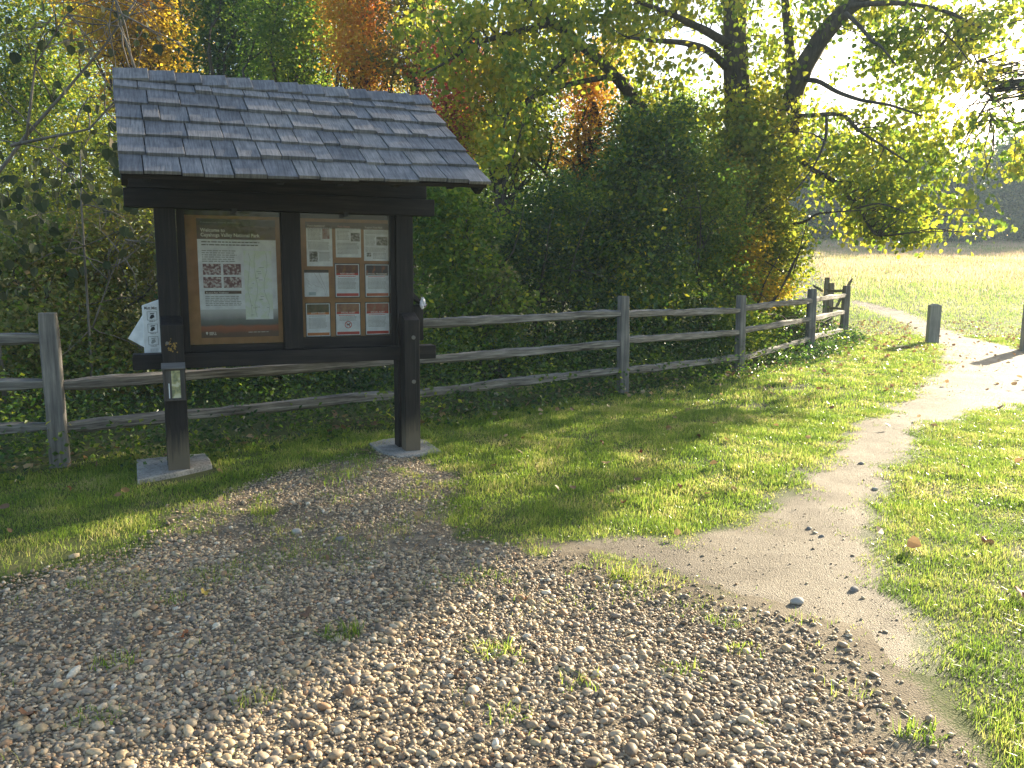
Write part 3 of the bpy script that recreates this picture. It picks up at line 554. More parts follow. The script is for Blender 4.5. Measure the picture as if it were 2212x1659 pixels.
# ------------------------------------------------------------------ small tree with big dull leaves at the left
lt = foot(40, 7.9); lt = np.array([lt[0]-.2, 8.0, 0.])
small = empty('sapling', lt, label='leaning grey sapling with large drooping dull leaves at the left edge', cat='tree')
tb = MB(); LP = []
def sb(pts, Y, w0, w1):
    P = [at(a, b, Y)-lt+rng.normal(0, .02, 3) for a, b in pts]; n = len(P); Q = []
    for i in range(n-1):
        for t in (0, .33, .66): Q.append(P[i]*(1-t)+P[i+1]*t)
    Q.append(P[-1]); tb.tube(Q, [(w0+(w1-w0)*i/(len(Q)-1))/2/FPX*Y for i in range(len(Q))], 6, wob=.2); return Q
main = [sb([(20, 900), (-10, 600), (-30, 420), (60, 290), (160, 190), (230, 110), (290, 0)], 8.0, 11, 4), sb([(205, 980), (200, 700), (188, 440), (180, 330)], 8.4, 7, 3), sb([(200, 700), (235, 600), (275, 520)], 8.4, 4, 2),
        sb([(40, 320), (90, 300), (200, 280), (300, 170)], 7.9, 8, 3), sb([(188, 440), (150, 380), (110, 330)], 8.4, 3, 1.5), sb([(60, 290), (80, 150), (150, 30)], 8, 6, 3), sb([(300, 170), (260, 60), (240, -40)], 7.6, 6, 4)]
for k in range(70):
    l = main[rng.integers(len(main))]; a = l[rng.integers(3, len(l))]; d = rng.normal(0, .35, 3)*[1, .8, .8]; d[0] += .1
    p = limb(tb, a, a+d, .008, .003, n=4, seg=5)
    for q in range(2): limb(tb, p[3], p[3]+rng.normal(0, .16, 3), .004, .002, n=4, seg=4)
tb.build('trunk', TWIG, small, smooth=True)
P = []
for cx0, cy0, n, rx, rz in ((60, 430, 60, 90, 80), (230, 420, 22, 60, 60), (30, 380, 30, 60, 60), (240, 330, 16, 60, 40), (120, 60, 26, 160, 60), (290, 30, 12, 60, 50), (200, 230, 18, 90, 50), (60, 540, 26, 70, 60), (270, 520, 6, 30, 40), (20, 620, 18, 60, 60)):
    c = at(cx0, cy0, 7.8); P.append(c+rng.normal(0, 1, (n, 3))*[rx/FPX*7.8*.6, .45, rz/FPX*7.8*.6]-lt)
P = np.concatenate(P); s = .10*rng.uniform(.6, 1.25, len(P)); Vv, Fm, kk = leafquads(P, s, 'round', .1, .8)
fast('crown', Vv, Fm, G_BIG, small, rnd=np.repeat(rng.random(len(P)), kk))

# ------------------------------------------------------------------ undergrowth, weeds
def low_leaves(n, prob, zmax, size, m, name, label, x0=-7, x1=8, y0=3, y1=18):
    x, y = scatter(n, x0, x1, y0, y1, prob); z = zat(x, y)+zmax(x, y)*rng.random(len(x))**1.4+.01
    s = size*(.8+.03*y)*rng.uniform(.6, 1.4, len(x)); Vv, Fm, kk = leafquads(np.stack([x, y, z], 1), s, 'diamond', .6)
    tag(fast(name, Vv, Fm, m, rnd=np.repeat(rng.random(len(x)), kk)), label, 'plants', kind='stuff')
wl = lambda x, y: wild(x, y)+(fbm(x, y, .7, 91)-.5)*.5
low_leaves(240000, lambda x, y: np.clip((wl(x, y)+.62)*2.2, 0, 1)*(wild(x, y) < 2.4)*inview(x, y, .6)*np.clip(fbm(x, y, .4, 17)*2-.35, 0, 1), lambda x, y: np.clip((wl(x, y)+.60)*.75, .05, .8)*(.4+fbm(x, y, .5, 19)), .044, G_DARK, 'undergrowth', 'leafy undergrowth along the foot of the fence')
low_leaves(90000, lambda x, y: np.clip((wl(x, y)+.5)*2, 0, 1)*(wild(x, y) < 1.2)*inview(x, y, .6)*np.clip((fbm(x, y, .5, 27)-.5)*6, 0, 1), lambda x, y: .10+.40*fbm(x, y, .4, 29), .046, G_MID, 'undergrowth', 'brighter leafy weeds among the fence posts')
low_leaves(90000, lambda x, y: lawn_p(x, y)*inview(x, y, .3)*np.clip((fbm(x, y, .6, 101)-.5)*6, 0, 1), lambda x, y: .018+0*x, .014, G_MID, 'clover', 'patches of clover and small weeds in the lawn', x0=-5, x1=12, y0=2, y1=16)
M_LIT = leafmat('dead_leaves', [(0, (.12, .06, .03)), (.4, (.26, .15, .07)), (.7, (.42, .28, .14)), (1, (.5, .42, .28))], trans=.25, rough=.5, clump=3)
x, y = scatter(14000, -6, 13, 4, 22, lambda x, y: inview(x, y)*(np.clip(.8-np.abs(wild(x, y))*1.2, 0, 1)*.5+np.clip((y-9)/7, 0, 1)*.5+.05)*(wild(x, y) < .8)*(1-.6*m_gravel(x, y))*(1-.75*m_dirt(x, y)))
s = .06*rng.uniform(.6, 1.5, len(x)); Vv, Fm, kk = leafquads(np.stack([x, y, zat(x, y)+rng.uniform(.02, .055, len(x))], 1), s, 'round', 1.0)
tag(fast('fallen_leaves', Vv, Fm, M_LIT, rnd=np.repeat(rng.random(len(x)), kk)), 'dead leaves littering the lawn and path near the fence', 'leaves', kind='stuff')

# ------------------------------------------------------------------ far trees beyond the meadow
GF = 'hazy trees beyond the meadow'
FT = [('hazy blue tree just right of the poplar trunk', 1755, 74, 70, 235), ('broad hazy tree left of the centre of the far treeline', 1850, 78, 90, 170), ('hazy rounded tree in the middle of the far treeline', 1960, 76, 80, 190), ('low pale tree right of the middle of the far treeline', 2050, 70, 70, 130),
      ('tall hazy tree near the right end of the far treeline', 2140, 80, 90, 210), ('hazy tree at the right edge of the photo beyond the meadow', 2235, 74, 90, 180), ('distant hazy tree behind the corner bush', 1660, 80, 90, 210)]
for lb, px_, Yf, rx, hz in FT:
    b = foot(px_, Yf); k = Yf/FPX; H_ = hz*k; c = b+[0, 0, H_*.55]
    tree('distant_tree', lb, 'tree', b, b+[0, 0, H_*.85], [(c, (rx*k, rx*k*.7, H_*.47), 5200), (b+[0, -1, H_*.2], (rx*k*1.05, rx*k*.6, H_*.24), 2600)], G_FAR, .42, trunk_r=.22, limbs=10, group=GF, csz=.34)
x0 = at(1600, 520, 92); P, C = cloud((48, 96, 9), (52, 6, 7), 26000, clumps=700, shell=.2, csz=.45)
Vv, Fm, kk = leafquads(P, .55*rng.uniform(.6, 1.3, len(P)))
tag(fast('far_wood', Vv, Fm, G_FAR, rnd=np.repeat(rng.random(len(P)), kk)), 'hazy far-off wood behind the meadow treeline', 'woodland', kind='stuff')
P, C = cloud((-18, 46, 7), (26, 4, 7.5), 34000, clumps=800, shell=.2, csz=.30); Vv, Fm, kk = leafquads(P, .22*rng.uniform(.6, 1.3, len(P)))
tag(fast('deep_wood', Vv, Fm, G_DARK, rnd=np.repeat(rng.random(len(P)), kk)), 'dark mass of woodland behind the autumn trees', 'woodland', kind='stuff')

# ------------------------------------------------------------------ split rail fence
def rail(parent, a, b, hw=.046, th=.034, taper=True):
    a = Vector(a); b = Vector(b); d = b-a; Ln = d.length; mb = MB(); n = 22; prof = [(-.9, -.7), (-.2, -1.05), (.9, -.75), (1.0, .35), (.25, 1.05), (-.95, .75)]
    ph = rng.uniform(0, 6, 8); V_ = []; n = 34
    for i in range(n+1):
        t = i/n; x = Ln*t; e = min(1, .55+min(t, 1-t)*5) if taper else 1
        oy = .006*math.sin(t*5+ph[0])+.004*math.sin(t*17+ph[1]); oz = .006*math.sin(t*4+ph[2])+.002*math.sin(t*13+ph[3])+rng.normal(0, .0020)
        for k, (py, pz) in enumerate(prof):
            V_.append((x, py*th*e*(1+.10*math.sin(t*9+ph[4]+k*2))+oy, pz*hw*e*(1+.12*math.sin(t*11+ph[5]+k*1.7)+.14*(random.random()-.5))+oz))
    m_ = len(prof); F_ = [(i*m_+k, (i+1)*m_+k, (i+1)*m_+(k+1) % m_, i*m_+(k+1) % m_) for i in range(n) for k in range(m_)]
    F_ += [tuple(range(m_)), tuple(n*m_+k for k in range(m_-1, -1, -1))]
    mb.add(V_, F_); o = mb.build('rail', GREY, parent)
    az = math.atan2(d.y, d.x); el = math.asin(d.z/Ln); o.rotation_euler = (0, -el, az); o.location = a-parent.location; return o
def post(parent, x, y, h, w_=.14, t_=.10, rz=0, lean=(0, 0), name='post', z0=0.):
    mb = MB(); n = 8; V_ = []; c = .22
    pr = [(-1, -1+c), (-1+c, -1), (1-c, -1), (1, -1+c), (1, 1-c), (1-c, 1), (-1+c, 1), (-1, 1-c)]; ph = rng.uniform(0, 6, 4)
    for i in range(n+1):
        z = -.12+(h+.12)*i/n; k_ = 1.04-.06*i/n
        if i == n: k_ *= .93
        for (a, b) in pr:
            V_.append((a*w_/2*k_*(1+.03*math.sin(i*1.3+ph[0]))+lean[0]*z, b*t_/2*k_*(1+.03*math.sin(i*1.7+ph[1]))+lean[1]*z, z))
    m_ = len(pr); F_ = [(i*m_+k, i*m_+(k+1) % m_, (i+1)*m_+(k+1) % m_, (i+1)*m_+k) for i in range(n) for k in range(m_)]
    F_ += [tuple(range(m_-1, -1, -1)), tuple(n*m_+k for k in range(m_))]
    mb.add(V_, F_); o = mb.build(name, GREYZ, parent, bevel=.004); o.location = (x-parent.location.x, y-parent.location.y, z0-parent.location.z); o.rotation_euler = (0, 0, rz); return o
fence = empty('split_rail_fence', (FL[0][0], FL[0][1], 0), label='weathered grey split rail fence running behind the board to the meadow', cat='fence')
ang = lambda a, b: math.atan2(b[1]-a[1], b[0]-a[0])
PX0 = FL[0]-3.1*np.array([math.cos(R(20)), math.sin(R(20))])
MIDP = FL[0]+(FL[1]-FL[0])*.5
post(fence, *PX0, 1.2, rz=R(20)); post(fence, *FL[0], 1.2, .135, .10, rz=R(22), lean=(-.008, 0)); post(fence, *MIDP, 1.2, rz=ang(FL[0], FL[1]))
post(fence, *FL[1], 1.22, .13, .11, rz=R(20), lean=(-.02, 0)); post(fence, *FL[2], 1.16, .13, .11, rz=R(30), lean=(-.03, 0)); post(fence, *FL[3], 1.2, .15, .11, rz=R(10), lean=(-.015, 0)); post(fence, *FL[4], 1.2, .15, .11, rz=R(10), lean=(0, 0))
def bay(a, b, zs):
    d = (b-a)/np.linalg.norm(b-a)
    for z0, z1 in zs: rail(fence, (*(a-d*.06), z0), (*(b+d*.06), z1))
bay(PX0, FL[0], [(1.03, 1.0), (.68, .65), (.34, .31)])
bay(FL[0], MIDP, [(.645, .62), (.31, .28)])
bay(MIDP, FL[1], [(1.0, 1.0), (.62, .63), (.27, .30)])
bay(FL[1], FL[2], [(.99, .94), (.67, .61), (.29, .22)])
bay(FL[2], FL[3], [(.97, .99), (.62, .67), (.20, .31)])
bay(FL[3], FL[4], [(1.0, 1.0), (.66, .64), (.31, .27)])
f2 = empty('fence_stile', (7.42, 19., 0), label='small dark fence stile with a slanting brace behind the last rail post', cat='fence')
post(f2, 7.42, 19., 1.2, .12, .1, z0=.02); post(f2, 8.08, 21., 1.2, .12, .1, z0=.12); rail(f2, at(1787, 627, 19.), at(1831, 629, 18.4), .03, .02); rail(f2, at(1787, 664, 19.), at(1826, 667, 18.4), .03, .02); rail(f2, at(1806, 664, 18.6), at(1841, 601, 18.5), .028, .025); rail(f2, at(1757, 616, 20.), at(1778, 630, 19.5), .03, .02)
M_BOL = grain('bollard_wood', [(.3, (.20, .21, .20)), (.7, (.42, .42, .39))], 'Z', bump=.4)
GB = 'square wooden bollards by the path'
def bollard(loc, h, w_, label, rz):
    r = empty('bollard', loc, rz, label, 'bollard', GB)
    mb = MB(); w2 = w_/2; mb.box((-w2, -w2, -.15), (w2, w2, h-.02)); mb.build('post', M_BOL, r, bevel=.008)
    mb = MB(); t = w2*.96; mb.hexa([(-t, -t, h-.02), (t, -t, h-.02), (t, t, h-.02), (-t, t, h-.02), (-t*.4, -t*.4, h+.015), (t*.4, -t*.4, h+.015), (t*.4, t*.4, h+.015), (-t*.4, t*.4, h+.015)]); mb.build('chamfered_top', M_BOL, r, bevel=.004)
    return r
bl = gp(2013, 741); bollard((bl[0], bl[1], bl[2]-.01), .83, .22, 'squat square bollard between the lawn and the path', R(-12))
bl = gp(2219, 757); bollard((bl[0], bl[1], bl[2]-.01), 1.04, .22, 'square bollard cut off by the right edge of the photo', R(-12))
# ------------------------------------------------------------------ notice board kiosk
KA = np.array([-2.597, 5.944]); KZ = R(23)
E_ = np.array([math.cos(KZ), math.sin(KZ)]); NN = np.array([E_[1], -E_[0]])
def kuz(px, py, v=0):
    d = ray(px, py); P0 = KA+v*NN; n = NN; t = np.dot(n, P0)/np.dot(n, d[:2]); q = d*t; return float(np.dot(q[:2]-KA, E_)), float(q[2]+HC)
kz0 = 0.
K = empty('notice_board_shelter', (KA[0], KA[1], kz0), KZ, 'dark brown timber notice board with a shingled gable roof and two panels', 'notice board')
def kbox(name, a, b, m=PAINT, parent=K, bevel=.006):
    c = [(a[i]+b[i])/2 for i in range(3)]; h = [abs(b[i]-a[i])/2 for i in range(3)]
    o = MB().box([-v for v in h], h).build(name, m, parent, bevel=bevel); o.location = c if parent is K else c; return o
# local y = -v (away from the camera)
def upost(name, u0, u1, y0, y1, z0, z1, m, slope=0.):
    mb = MB(); mb.hexa([(u0, y0, z0), (u1, y0, z0), (u1, y1, z0), (u0, y1, z0), (u0, y0, z1), (u1, y0, z1), (u1, y1, z1+slope), (u0, y1, z1+slope)]); return mb.build(name, m, K, bevel=.006)
upost('post', .005, .155, .17, .31, -.2, 2.35, PAINTZ); upost('post', 1.84, 1.985, .17, .31, -.2, 2.35, PAINTZ)
s1 = upost('front_post', .01, .165, 0, .136, -.2, 1.135, PAINTW, .055); s2 = upost('front_post', 1.855, 1.985, 0, .136, -.2, 1.135, PAINTW, .055)
def bolt(parent, u, y, z, r=.017):
    mb = MB(); mb.tube([(u, y, z), (u, y-.008, z)], [r, r], 14); mb.tube([(u, y-.008, z), (u, y-.018, z)], [r*.5, r*.5], 6); mb.build('bolt', STEEL, parent)
for z in (.99, .62): bolt(s2, 1.93, 0, z)
bolt(s1, .05, 0, 1.0, .012)
mb = MB(); mb.box((1.944, -.001, .62), (1.950, .002, .97)); mb.box((1.952, -.001, .2), (1.956, .002, .60)); mb.build('crack', BLACKB, s2)
fl = MB()
for k in range(26):
    u = .085+rng.normal(0, .018); z = .975+rng.normal(0, .022); q = .004+.006*random.random(); fl.add([(u-q, -.0015, z), (u, -.0015, z-q), (u+q*.7, -.0015, z), (u, -.0015, z+q*1.3)], [(0, 1, 2, 3)])
fl.build('peeling_flakes', plain('ochre_residue', (.35, .22, .05), .8), s1)
kbox('lower_beam', (-.195, .14, .79), (2.17, .28, .905)); kbox('upper_beam', (-.19, .138, 1.99), (2.165, .285, 2.125))
kbox('tie_beam', (-.17, .15, 2.128), (2.10, .27, 2.29))
kbox('divider', (.918, .16, .908), (1.064, .285, 1.988), PAINTZ)
bd = kbox('back_board', (.158, .29, .87), (1.84, .31, 2.02), PAINT, bevel=0)
kbox('panel_frame', (.157, .20, .907), (.215, .286, 1.988), PAINTZ, bevel=.003); kbox('panel_frame', (.2155, .20, .907), (.917, .286, .955), PAINT, bevel=.003)
kbox('panel_frame', (1.796, .20, .907), (1.839, .286, 1.988), PAINTZ, bevel=.003); kbox('panel_frame', (1.0645, .20, .907), (1.7955, .286, .99), PAINT, bevel=.003)
pbd = kbox('pin_board', (.216, .262, .957), (.917, .284, 1.95), BOARD, bevel=0); pbd2 = kbox('pin_board', (1.066, .262, .992), (1.795, .284, 1.95), BOARD, bevel=0)
gA = kbox('glass_pane', (.2158, .214, .956), (.9172, .218, 1.987), GLASS, bevel=0); gB = kbox('glass_pane', (1.0653, .214, .991), (1.7952, .218, 1.987), GLASS, bevel=0)
for u in (.57, 1.42): kbox('latch', (u-.02, .130, 1.965), (u+.02, .1365, 2.0), BLACKB, bevel=.002)
for k, (u, z) in enumerate([(.24+.11*i, .966) for i in range(6)]+[(1.10+.11*i, 1.004) for i in range(7)]):
    mb = MB(); mb.tube([(u, .210, z), (u, .2135, z)], [.004, .004], 8); mb.build('screw', STEEL, K)
# roof
RW, RV, EV = 0.25, .25, .95
RL, RR_, EL, ER = (-.205, 2.955), (2.11, 2.945), (-.15, 2.12), (2.225, 2.165)
def roofpt(s, t, side, off=0.):
    """s along the ridge 0..1, t from ridge 0 to eave 1; side -1 front (towards the camera), +1 back"""
    ru = RL[0]+(RR_[0]-RL[0])*s; rz_ = RL[1]+(RR_[1]-RL[1])*s; eu = EL[0]+(ER[0]-EL[0])*s; ez = EL[1]+(ER[1]-EL[1])*s
    u = ru+(eu-ru)*t; z = rz_+(ez-rz_)*t; y = RV+side*(EV+RV)*t if side < 0 else RV+(EV+RV)*t
    nrm = np.array([0, side*.56, .83]); p = np.array([u, y, z])+nrm*off; return p
mb = MB()
for side in (-1, 1):
    mb.hexa([roofpt(0, 0, side, -.045), roofpt(1, 0, side, -.045), roofpt(1, .985, side, -.045), roofpt(0, .985, side, -.045), roofpt(0, 0, side, -.018), roofpt(1, 0, side, -.018), roofpt(1, .985, side, -.018), roofpt(0, .985, side, -.018)])
roof = mb.build('roof', PAINT, K)
M_SH, N, L, B = mat('weathered_shingles')
t = N.new('ShaderNodeTexCoord'); mp = N.new('ShaderNodeMapping'); mp.inputs['Scale'].default_value = (30, 2.2, 2.2); L.new(t.outputs['Object'], mp.inputs[0])
n = N.new('ShaderNodeTexNoise'); n.inputs['Scale'].default_value = 3; n.inputs['Detail'].default_value = 8; n.inputs['Roughness'].default_value = .65; L.new(mp.outputs[0], n.inputs['Vector'])
r = ramp(N, [(.25, (.045, .048, .056)), (.42, (.15, .155, .17)), (.6, (.24, .245, .26)), (.8, (.34, .335, .33))]); L.new(n.outputs[0], r.inputs[0])
n2 = N.new('ShaderNodeTexNoise'); n2.inputs['Scale'].default_value = 9; n2.inputs['Detail'].default_value = 5; L.new(t.outputs['Object'], n2.inputs['Vector'])
r3 = ramp(N, [(.36, (.62, .63, .65)), (.56, (1, 1, 1))]); L.new(n2.outputs[0], r3.inputs[0])
a = N.new('ShaderNodeAttribute'); a.attribute_name = 'rnd'; r2 = ramp(N, [(0, (.74, .73, .73)), (.5, (1.02, .99, .97)), (1, (1.30, 1.20, 1.08))]); L.new(a.outputs['Fac'], r2.inputs[0])
mx = N.new('ShaderNodeMix'); mx.data_type = 'RGBA'; mx.blend_type = 'MULTIPLY'; mx.inputs[0].default_value = 1; L.new(r.outputs[0], mx.inputs[6]); L.new(r2.outputs[0], mx.inputs[7])
mx2 = N.new('ShaderNodeMix'); mx2.data_type = 'RGBA'; mx2.blend_type = 'MULTIPLY'; mx2.inputs[0].default_value = .75; L.new(mx.outputs[2], mx2.inputs[6]); L.new(r3.outputs[0], mx2.inputs[7]); L.new(mx2.outputs[2], B.inputs['Base Color'])
bm = N.new('ShaderNodeBump'); bm.inputs['Strength'].default_value = .5; bm.inputs['Distance'].default_value = .006; L.new(n.outputs[0], bm.inputs['Height']); L.new(bm.outputs[0], B.inputs['Normal']); B.inputs['Roughness'].default_value = .7
mb = MB(); NC = 6
for side in (-1, 1):
    for c in range(NC):
        t0 = .035+c*(.965/NC); t1 = .035+(c+1)*(.965/NC)+.004; s = -.006+random.random()*.004
        while s < 1.0:
            wd = random.choice([.05, .062, .075, .088, .10])*random.uniform(.92, 1.1)
            if s+wd > .975: wd = 1.006-s
            e = s+wd-.0028; j = random.uniform(-.012, .012); th = random.uniform(.018, .030); rr = random.random()
            ta = max(0., t0-.10)
            P8 = [roofpt(s, ta, side, -.014), roofpt(e, ta, side, -.014), roofpt(e, t1+j, side, -.002+.004), roofpt(s, t1+j, side, -.002+.004),
                  roofpt(s, ta, side, -.006), roofpt(e, ta, side, -.006), roofpt(e, t1+j, side, th+.004), roofpt(s, t1+j+random.uniform(-.004, .004), side, th+.004)]
            if side > 0: P8 = [P8[i] for i in (1, 0, 3, 2, 5, 4, 7, 6)]
            mb.hexa(P8, rr); s += wd
            if s >= 1: break
mb.build('shingles', M_SH, roof, bevel=.002)
mb = MB(); n_ = 13
for k in range(n_):
    for side in (-1, 1):
        s0 = k/n_-.004; s1_ = (k+1.25)/n_; s1_ = min(s1_, 1.006)
        l0 = .034 if k else .036; rr = random.random()
        P8 = [roofpt(s0, -.004, side, .008+.014), roofpt(s1_, -.004, side, .008), roofpt(s1_, .10, side, .012), roofpt(s0, .10, side, .012+.016),
              roofpt(s0, -.004, side, .030+.016), roofpt(s1_, -.004, side, .020), roofpt(s1_, .10, side, .022), roofpt(s0, .10, side, .030+.016)]
        # overlap: the left end of each piece is tucked under, the right end rides high
        P8 = [P8[1]*0+roofpt(s0, -.004, side, .008), roofpt(s1_, -.004, side, .020), roofpt(s1_, .115, side, .020), roofpt(s0, .115, side, .008),
              roofpt(s0, -.004, side, .018), roofpt(s1_, -.004, side, .040), roofpt(s1_, .115, side, .040), roofpt(s0, .115, side, .018)]
        if side > 0: P8 = [P8[i] for i in (1, 0, 3, 2, 5, 4, 7, 6)]
        mb.hexa(P8, rr)
mb.build('ridge_cap', M_SH, roof, bevel=.002)
for s in (.06, .235, .40, .565, .73, .90):
    for side in (-1, 1):
        mb = MB(); w_ = .009
        mb.hexa([roofpt(s-w_, .03, side, -.135), roofpt(s+w_, .03, side, -.135), roofpt(s+w_, .93, side, -.105), roofpt(s-w_, .93, side, -.105), roofpt(s-w_, .03, side, -.047), roofpt(s+w_, .03, side, -.047), roofpt(s+w_, .97, side, -.047), roofpt(s-w_, .97, side, -.047)]); mb.build('rafter', PAINT, roof, bevel=.002)
for s in (.006, .985):
    for side in (-1, 1):
        mb = MB(); w_ = .008
        mb.hexa([roofpt(s-w_, .0, side, -.15), roofpt(s+w_, .0, side, -.15), roofpt(s+w_, .955, side, -.12), roofpt(s-w_, .955, side, -.12), roofpt(s-w_, .0, side, -.048), roofpt(s+w_, .0, side, -.048), roofpt(s+w_, .985, side, -.048), roofpt(s-w_, .985, side, -.048)]); mb.build('barge_board', PAINT, roof, bevel=.002)
kbox('gable_infill', (-.05, .20, 2.28), (-.02, .30, 2.86), PAINTZ); kbox('ridge_beam', (-.18, .22, 2.72), (2.08, .28, 2.86))
# concrete feet
def pad(name, L4, h, label=None):
    P = [gp(*p)[:2] for p in L4]; mb = MB(); V_ = []; n = len(P)
    c = np.mean(P, 0)
    for z, k in ((-.05, 1.03), (h-.006, 1.02), (h, .985)):
        for p in P:
            q = c+(p-c)*k; loc = np.array([np.dot(q-KA, E_), -np.dot(q-KA, NN)]); V_.append((loc[0], loc[1], z))
    F_ = [(i*n+k, i*n+(k+1) % n, (i+1)*n+(k+1) % n, (i+1)*n+k) for i in range(2) for k in range(n)]+[tuple(2*n+k for k in range(n))]
    mb.add(V_, F_); return mb.build('concrete_foot', CONC, K)
pad('a', [(299, 1046), (380, 1030), (457, 1012), (452, 1000), (443, 988), (370, 994), (297, 1001)], .035)
pad('b', [(798, 964), (812, 973), (830, 985), (862, 993), (905, 989), (953, 981), (935, 968), (918, 957), (880, 950), (830, 955)], .03)

# ------------------------------------------------------------------ papers behind the glass
PV = -.2585; YB = .2600
def root_paper(name, l, t, r, b, label, cat, group=None, m=PAPER):
    """corners in the 2212 frame -> a sheet hanging on the pin board"""
    u0, zt = kuz(l, t, -.26); u1, zb = kuz(r, b, -.26); _, zb2 = kuz(l, b, -.26); _, zt2 = kuz(r, t, -.26)
    W_, H_ = u1-u0, ((zt+zt2)-(zb+zb2))/2; zm = ((zt+zt2)+(zb+zb2))/4
    p = KA+E_*u0-NN*YB; o = empty(name, (p[0], p[1], zm-H_/2), KZ, label, cat, group)
    MB().box((0, -.0012, 0), (W_, 0, H_)).build('sheet', m, o)
    return o, W_, H_
def rect(o, name, x0, y0, x1, y1, W_, H_, m, d=1):
    """fractions from the top left"""
    a = (x0*W_, 0, (1-y1)*H_); b = (x1*W_, 0, (1-y0)*H_); mb = MB(); yy = -.0012-.0006*d
    mb.box((a[0], yy-.0004, a[2]), (b[0], yy, b[2])); return mb.build(name, m, o)
def lines(o, x0, y0, x1, n, dy, W_, H_, m=INK, h=.45, d=2, ragged=.12):
    mb = MB(); yy = -.0012-.0006*d
    for i in range(n):
        x = x0; xe = x1-random.random()*ragged*(x1-x0); z1 = (1-(y0+i*dy))*H_; z0 = z1-h*dy*H_
        while x < xe:
            wl_ = random.uniform(.02, .07)*(.5+.5/max(.4, W_*1.6)); e = min(x+wl_, xe); mb.box((x*W_, yy-.0004, z0), (e*W_, yy, z1)); x = e+.010
    return mb.build('text_lines', m, o)
def c3(x, y): return ((1120+x*.3014)/1.736, (790+y*.3014)/1.736)
def c1(x, y): return ((640+x*.3618)/1.736, (740+y*.3618)/1.736)
l, t = c1(262, 228); r, b = c1(1122, 1448)
o, W_, H_ = root_paper('welcome_poster', l, t, r, b, 'large park welcome poster with a map and four old photographs', 'poster')
rect(o, 'top_band', 0, 0, 1, .055, W_, H_, BLACKB); rect(o, 'title_band', 0, .055, 1, .17, W_, H_, BROWNB)
text('title_text', 'Welcome to\nCuyahoga Valley National Park', .038, plain('cream_print', (.92, .90, .82), .6), o, (.045*W_, -.0032, (1-.108)*H_), width=.75*W_)
text('header_text', 'National Park Service', .012, INK, o, (.05*W_, -.0032, (1-.035)*H_), width=.5*W_)
lines(o, .05, .188, .87, 2, .024, W_, H_, DARKINK, .35); lines(o, .05, .262, .5, 6, .0175, W_, H_); lines(o, .07, .648, .53, 6, .0145, W_, H_)
for x0 in (.055, .31):
    for y0 in (.375, .485): rect(o, 'photograph', x0, y0, x0+.225, y0+.092, W_, H_, SEPIA, 2)
rect(o, 'caption_band', .065, .602, .53, .628, W_, H_, BROWNB, 2); text('caption_text', 'Boston Run Trailhead', .017, LIGHTINK, o, (.08*W_, -.0040, (1-.624)*H_), width=.28*W_)
M_LAND = vertical('misty_hills_print', 0, .25*H_, [(0, (.10, .055, .045)), (.16, (.12, .06, .045)), (.22, (.22, .07, .04)), (.36, (.34, .10, .05)), (.44, (.10, .11, .11)), (.58, (.16, .18, .19)), (.72, (.38, .39, .40)), (.86, (.55, .57, .56)), (1, (.62, .66, .66))], .10)
rect(o, 'landscape_picture', 0, .76, 1, 1, W_, H_, M_LAND); 
M_MAP = picture('park_map_print', [(.42, (.80, .86, .86)), (.55, (.70, .80, .66)), (.7, (.84, .88, .88))], 12)
mp_ = rect(o, 'park_map', .575, .262, .935, .85, W_, H_, M_MAP, 3)
mb = MB()
for (x0, xa) in ((.63, .02), (.72, -.02), (.85, .03)):
    pts = [(x0+xa*math.sin(i*.9)+rng.normal(0, .006), .28+i*.055) for i in range(11)]
    for (a1, b1), (a2, b2) in zip(pts, pts[1:]): mb.add([(a1*W_, -.0042, (1-b1)*H_), (a2*W_, -.0042, (1-b2)*H_), (a2*W_+.0018, -.0042, (1-b2)*H_), (a1*W_+.0018, -.0042, (1-b1)*H_)], [(0, 1, 2, 3)])
for i in range(16):
    x0 = random.uniform(.62, .86); y0 = random.uniform(.3, .82); mb.box((x0*W_, -.0046, (1-y0)*H_), ((x0+random.uniform(.02, .06))*W_, -.0042, (1-y0)*H_+.003))
mb.build('map_lines', plain('map_ink', (.22, .30, .22), .7), o)
mb = MB()   # arrowhead-like crest and its lettering
mb.add([(.055*W_, -.003, .042*H_), (.07*W_, -.003, .022*H_), (.085*W_, -.003, .042*H_), (.08*W_, -.003, .05*H_), (.06*W_, -.003, .05*H_)], [(0, 1, 2, 3, 4)]); mb.build('crest', LIGHTINK, o); lines(o, .10, .952, .19, 3, .010, W_, H_, LIGHTINK, .5); lines(o, .6, .957, .88, 1, .014, W_, H_, LIGHTINK, .35)

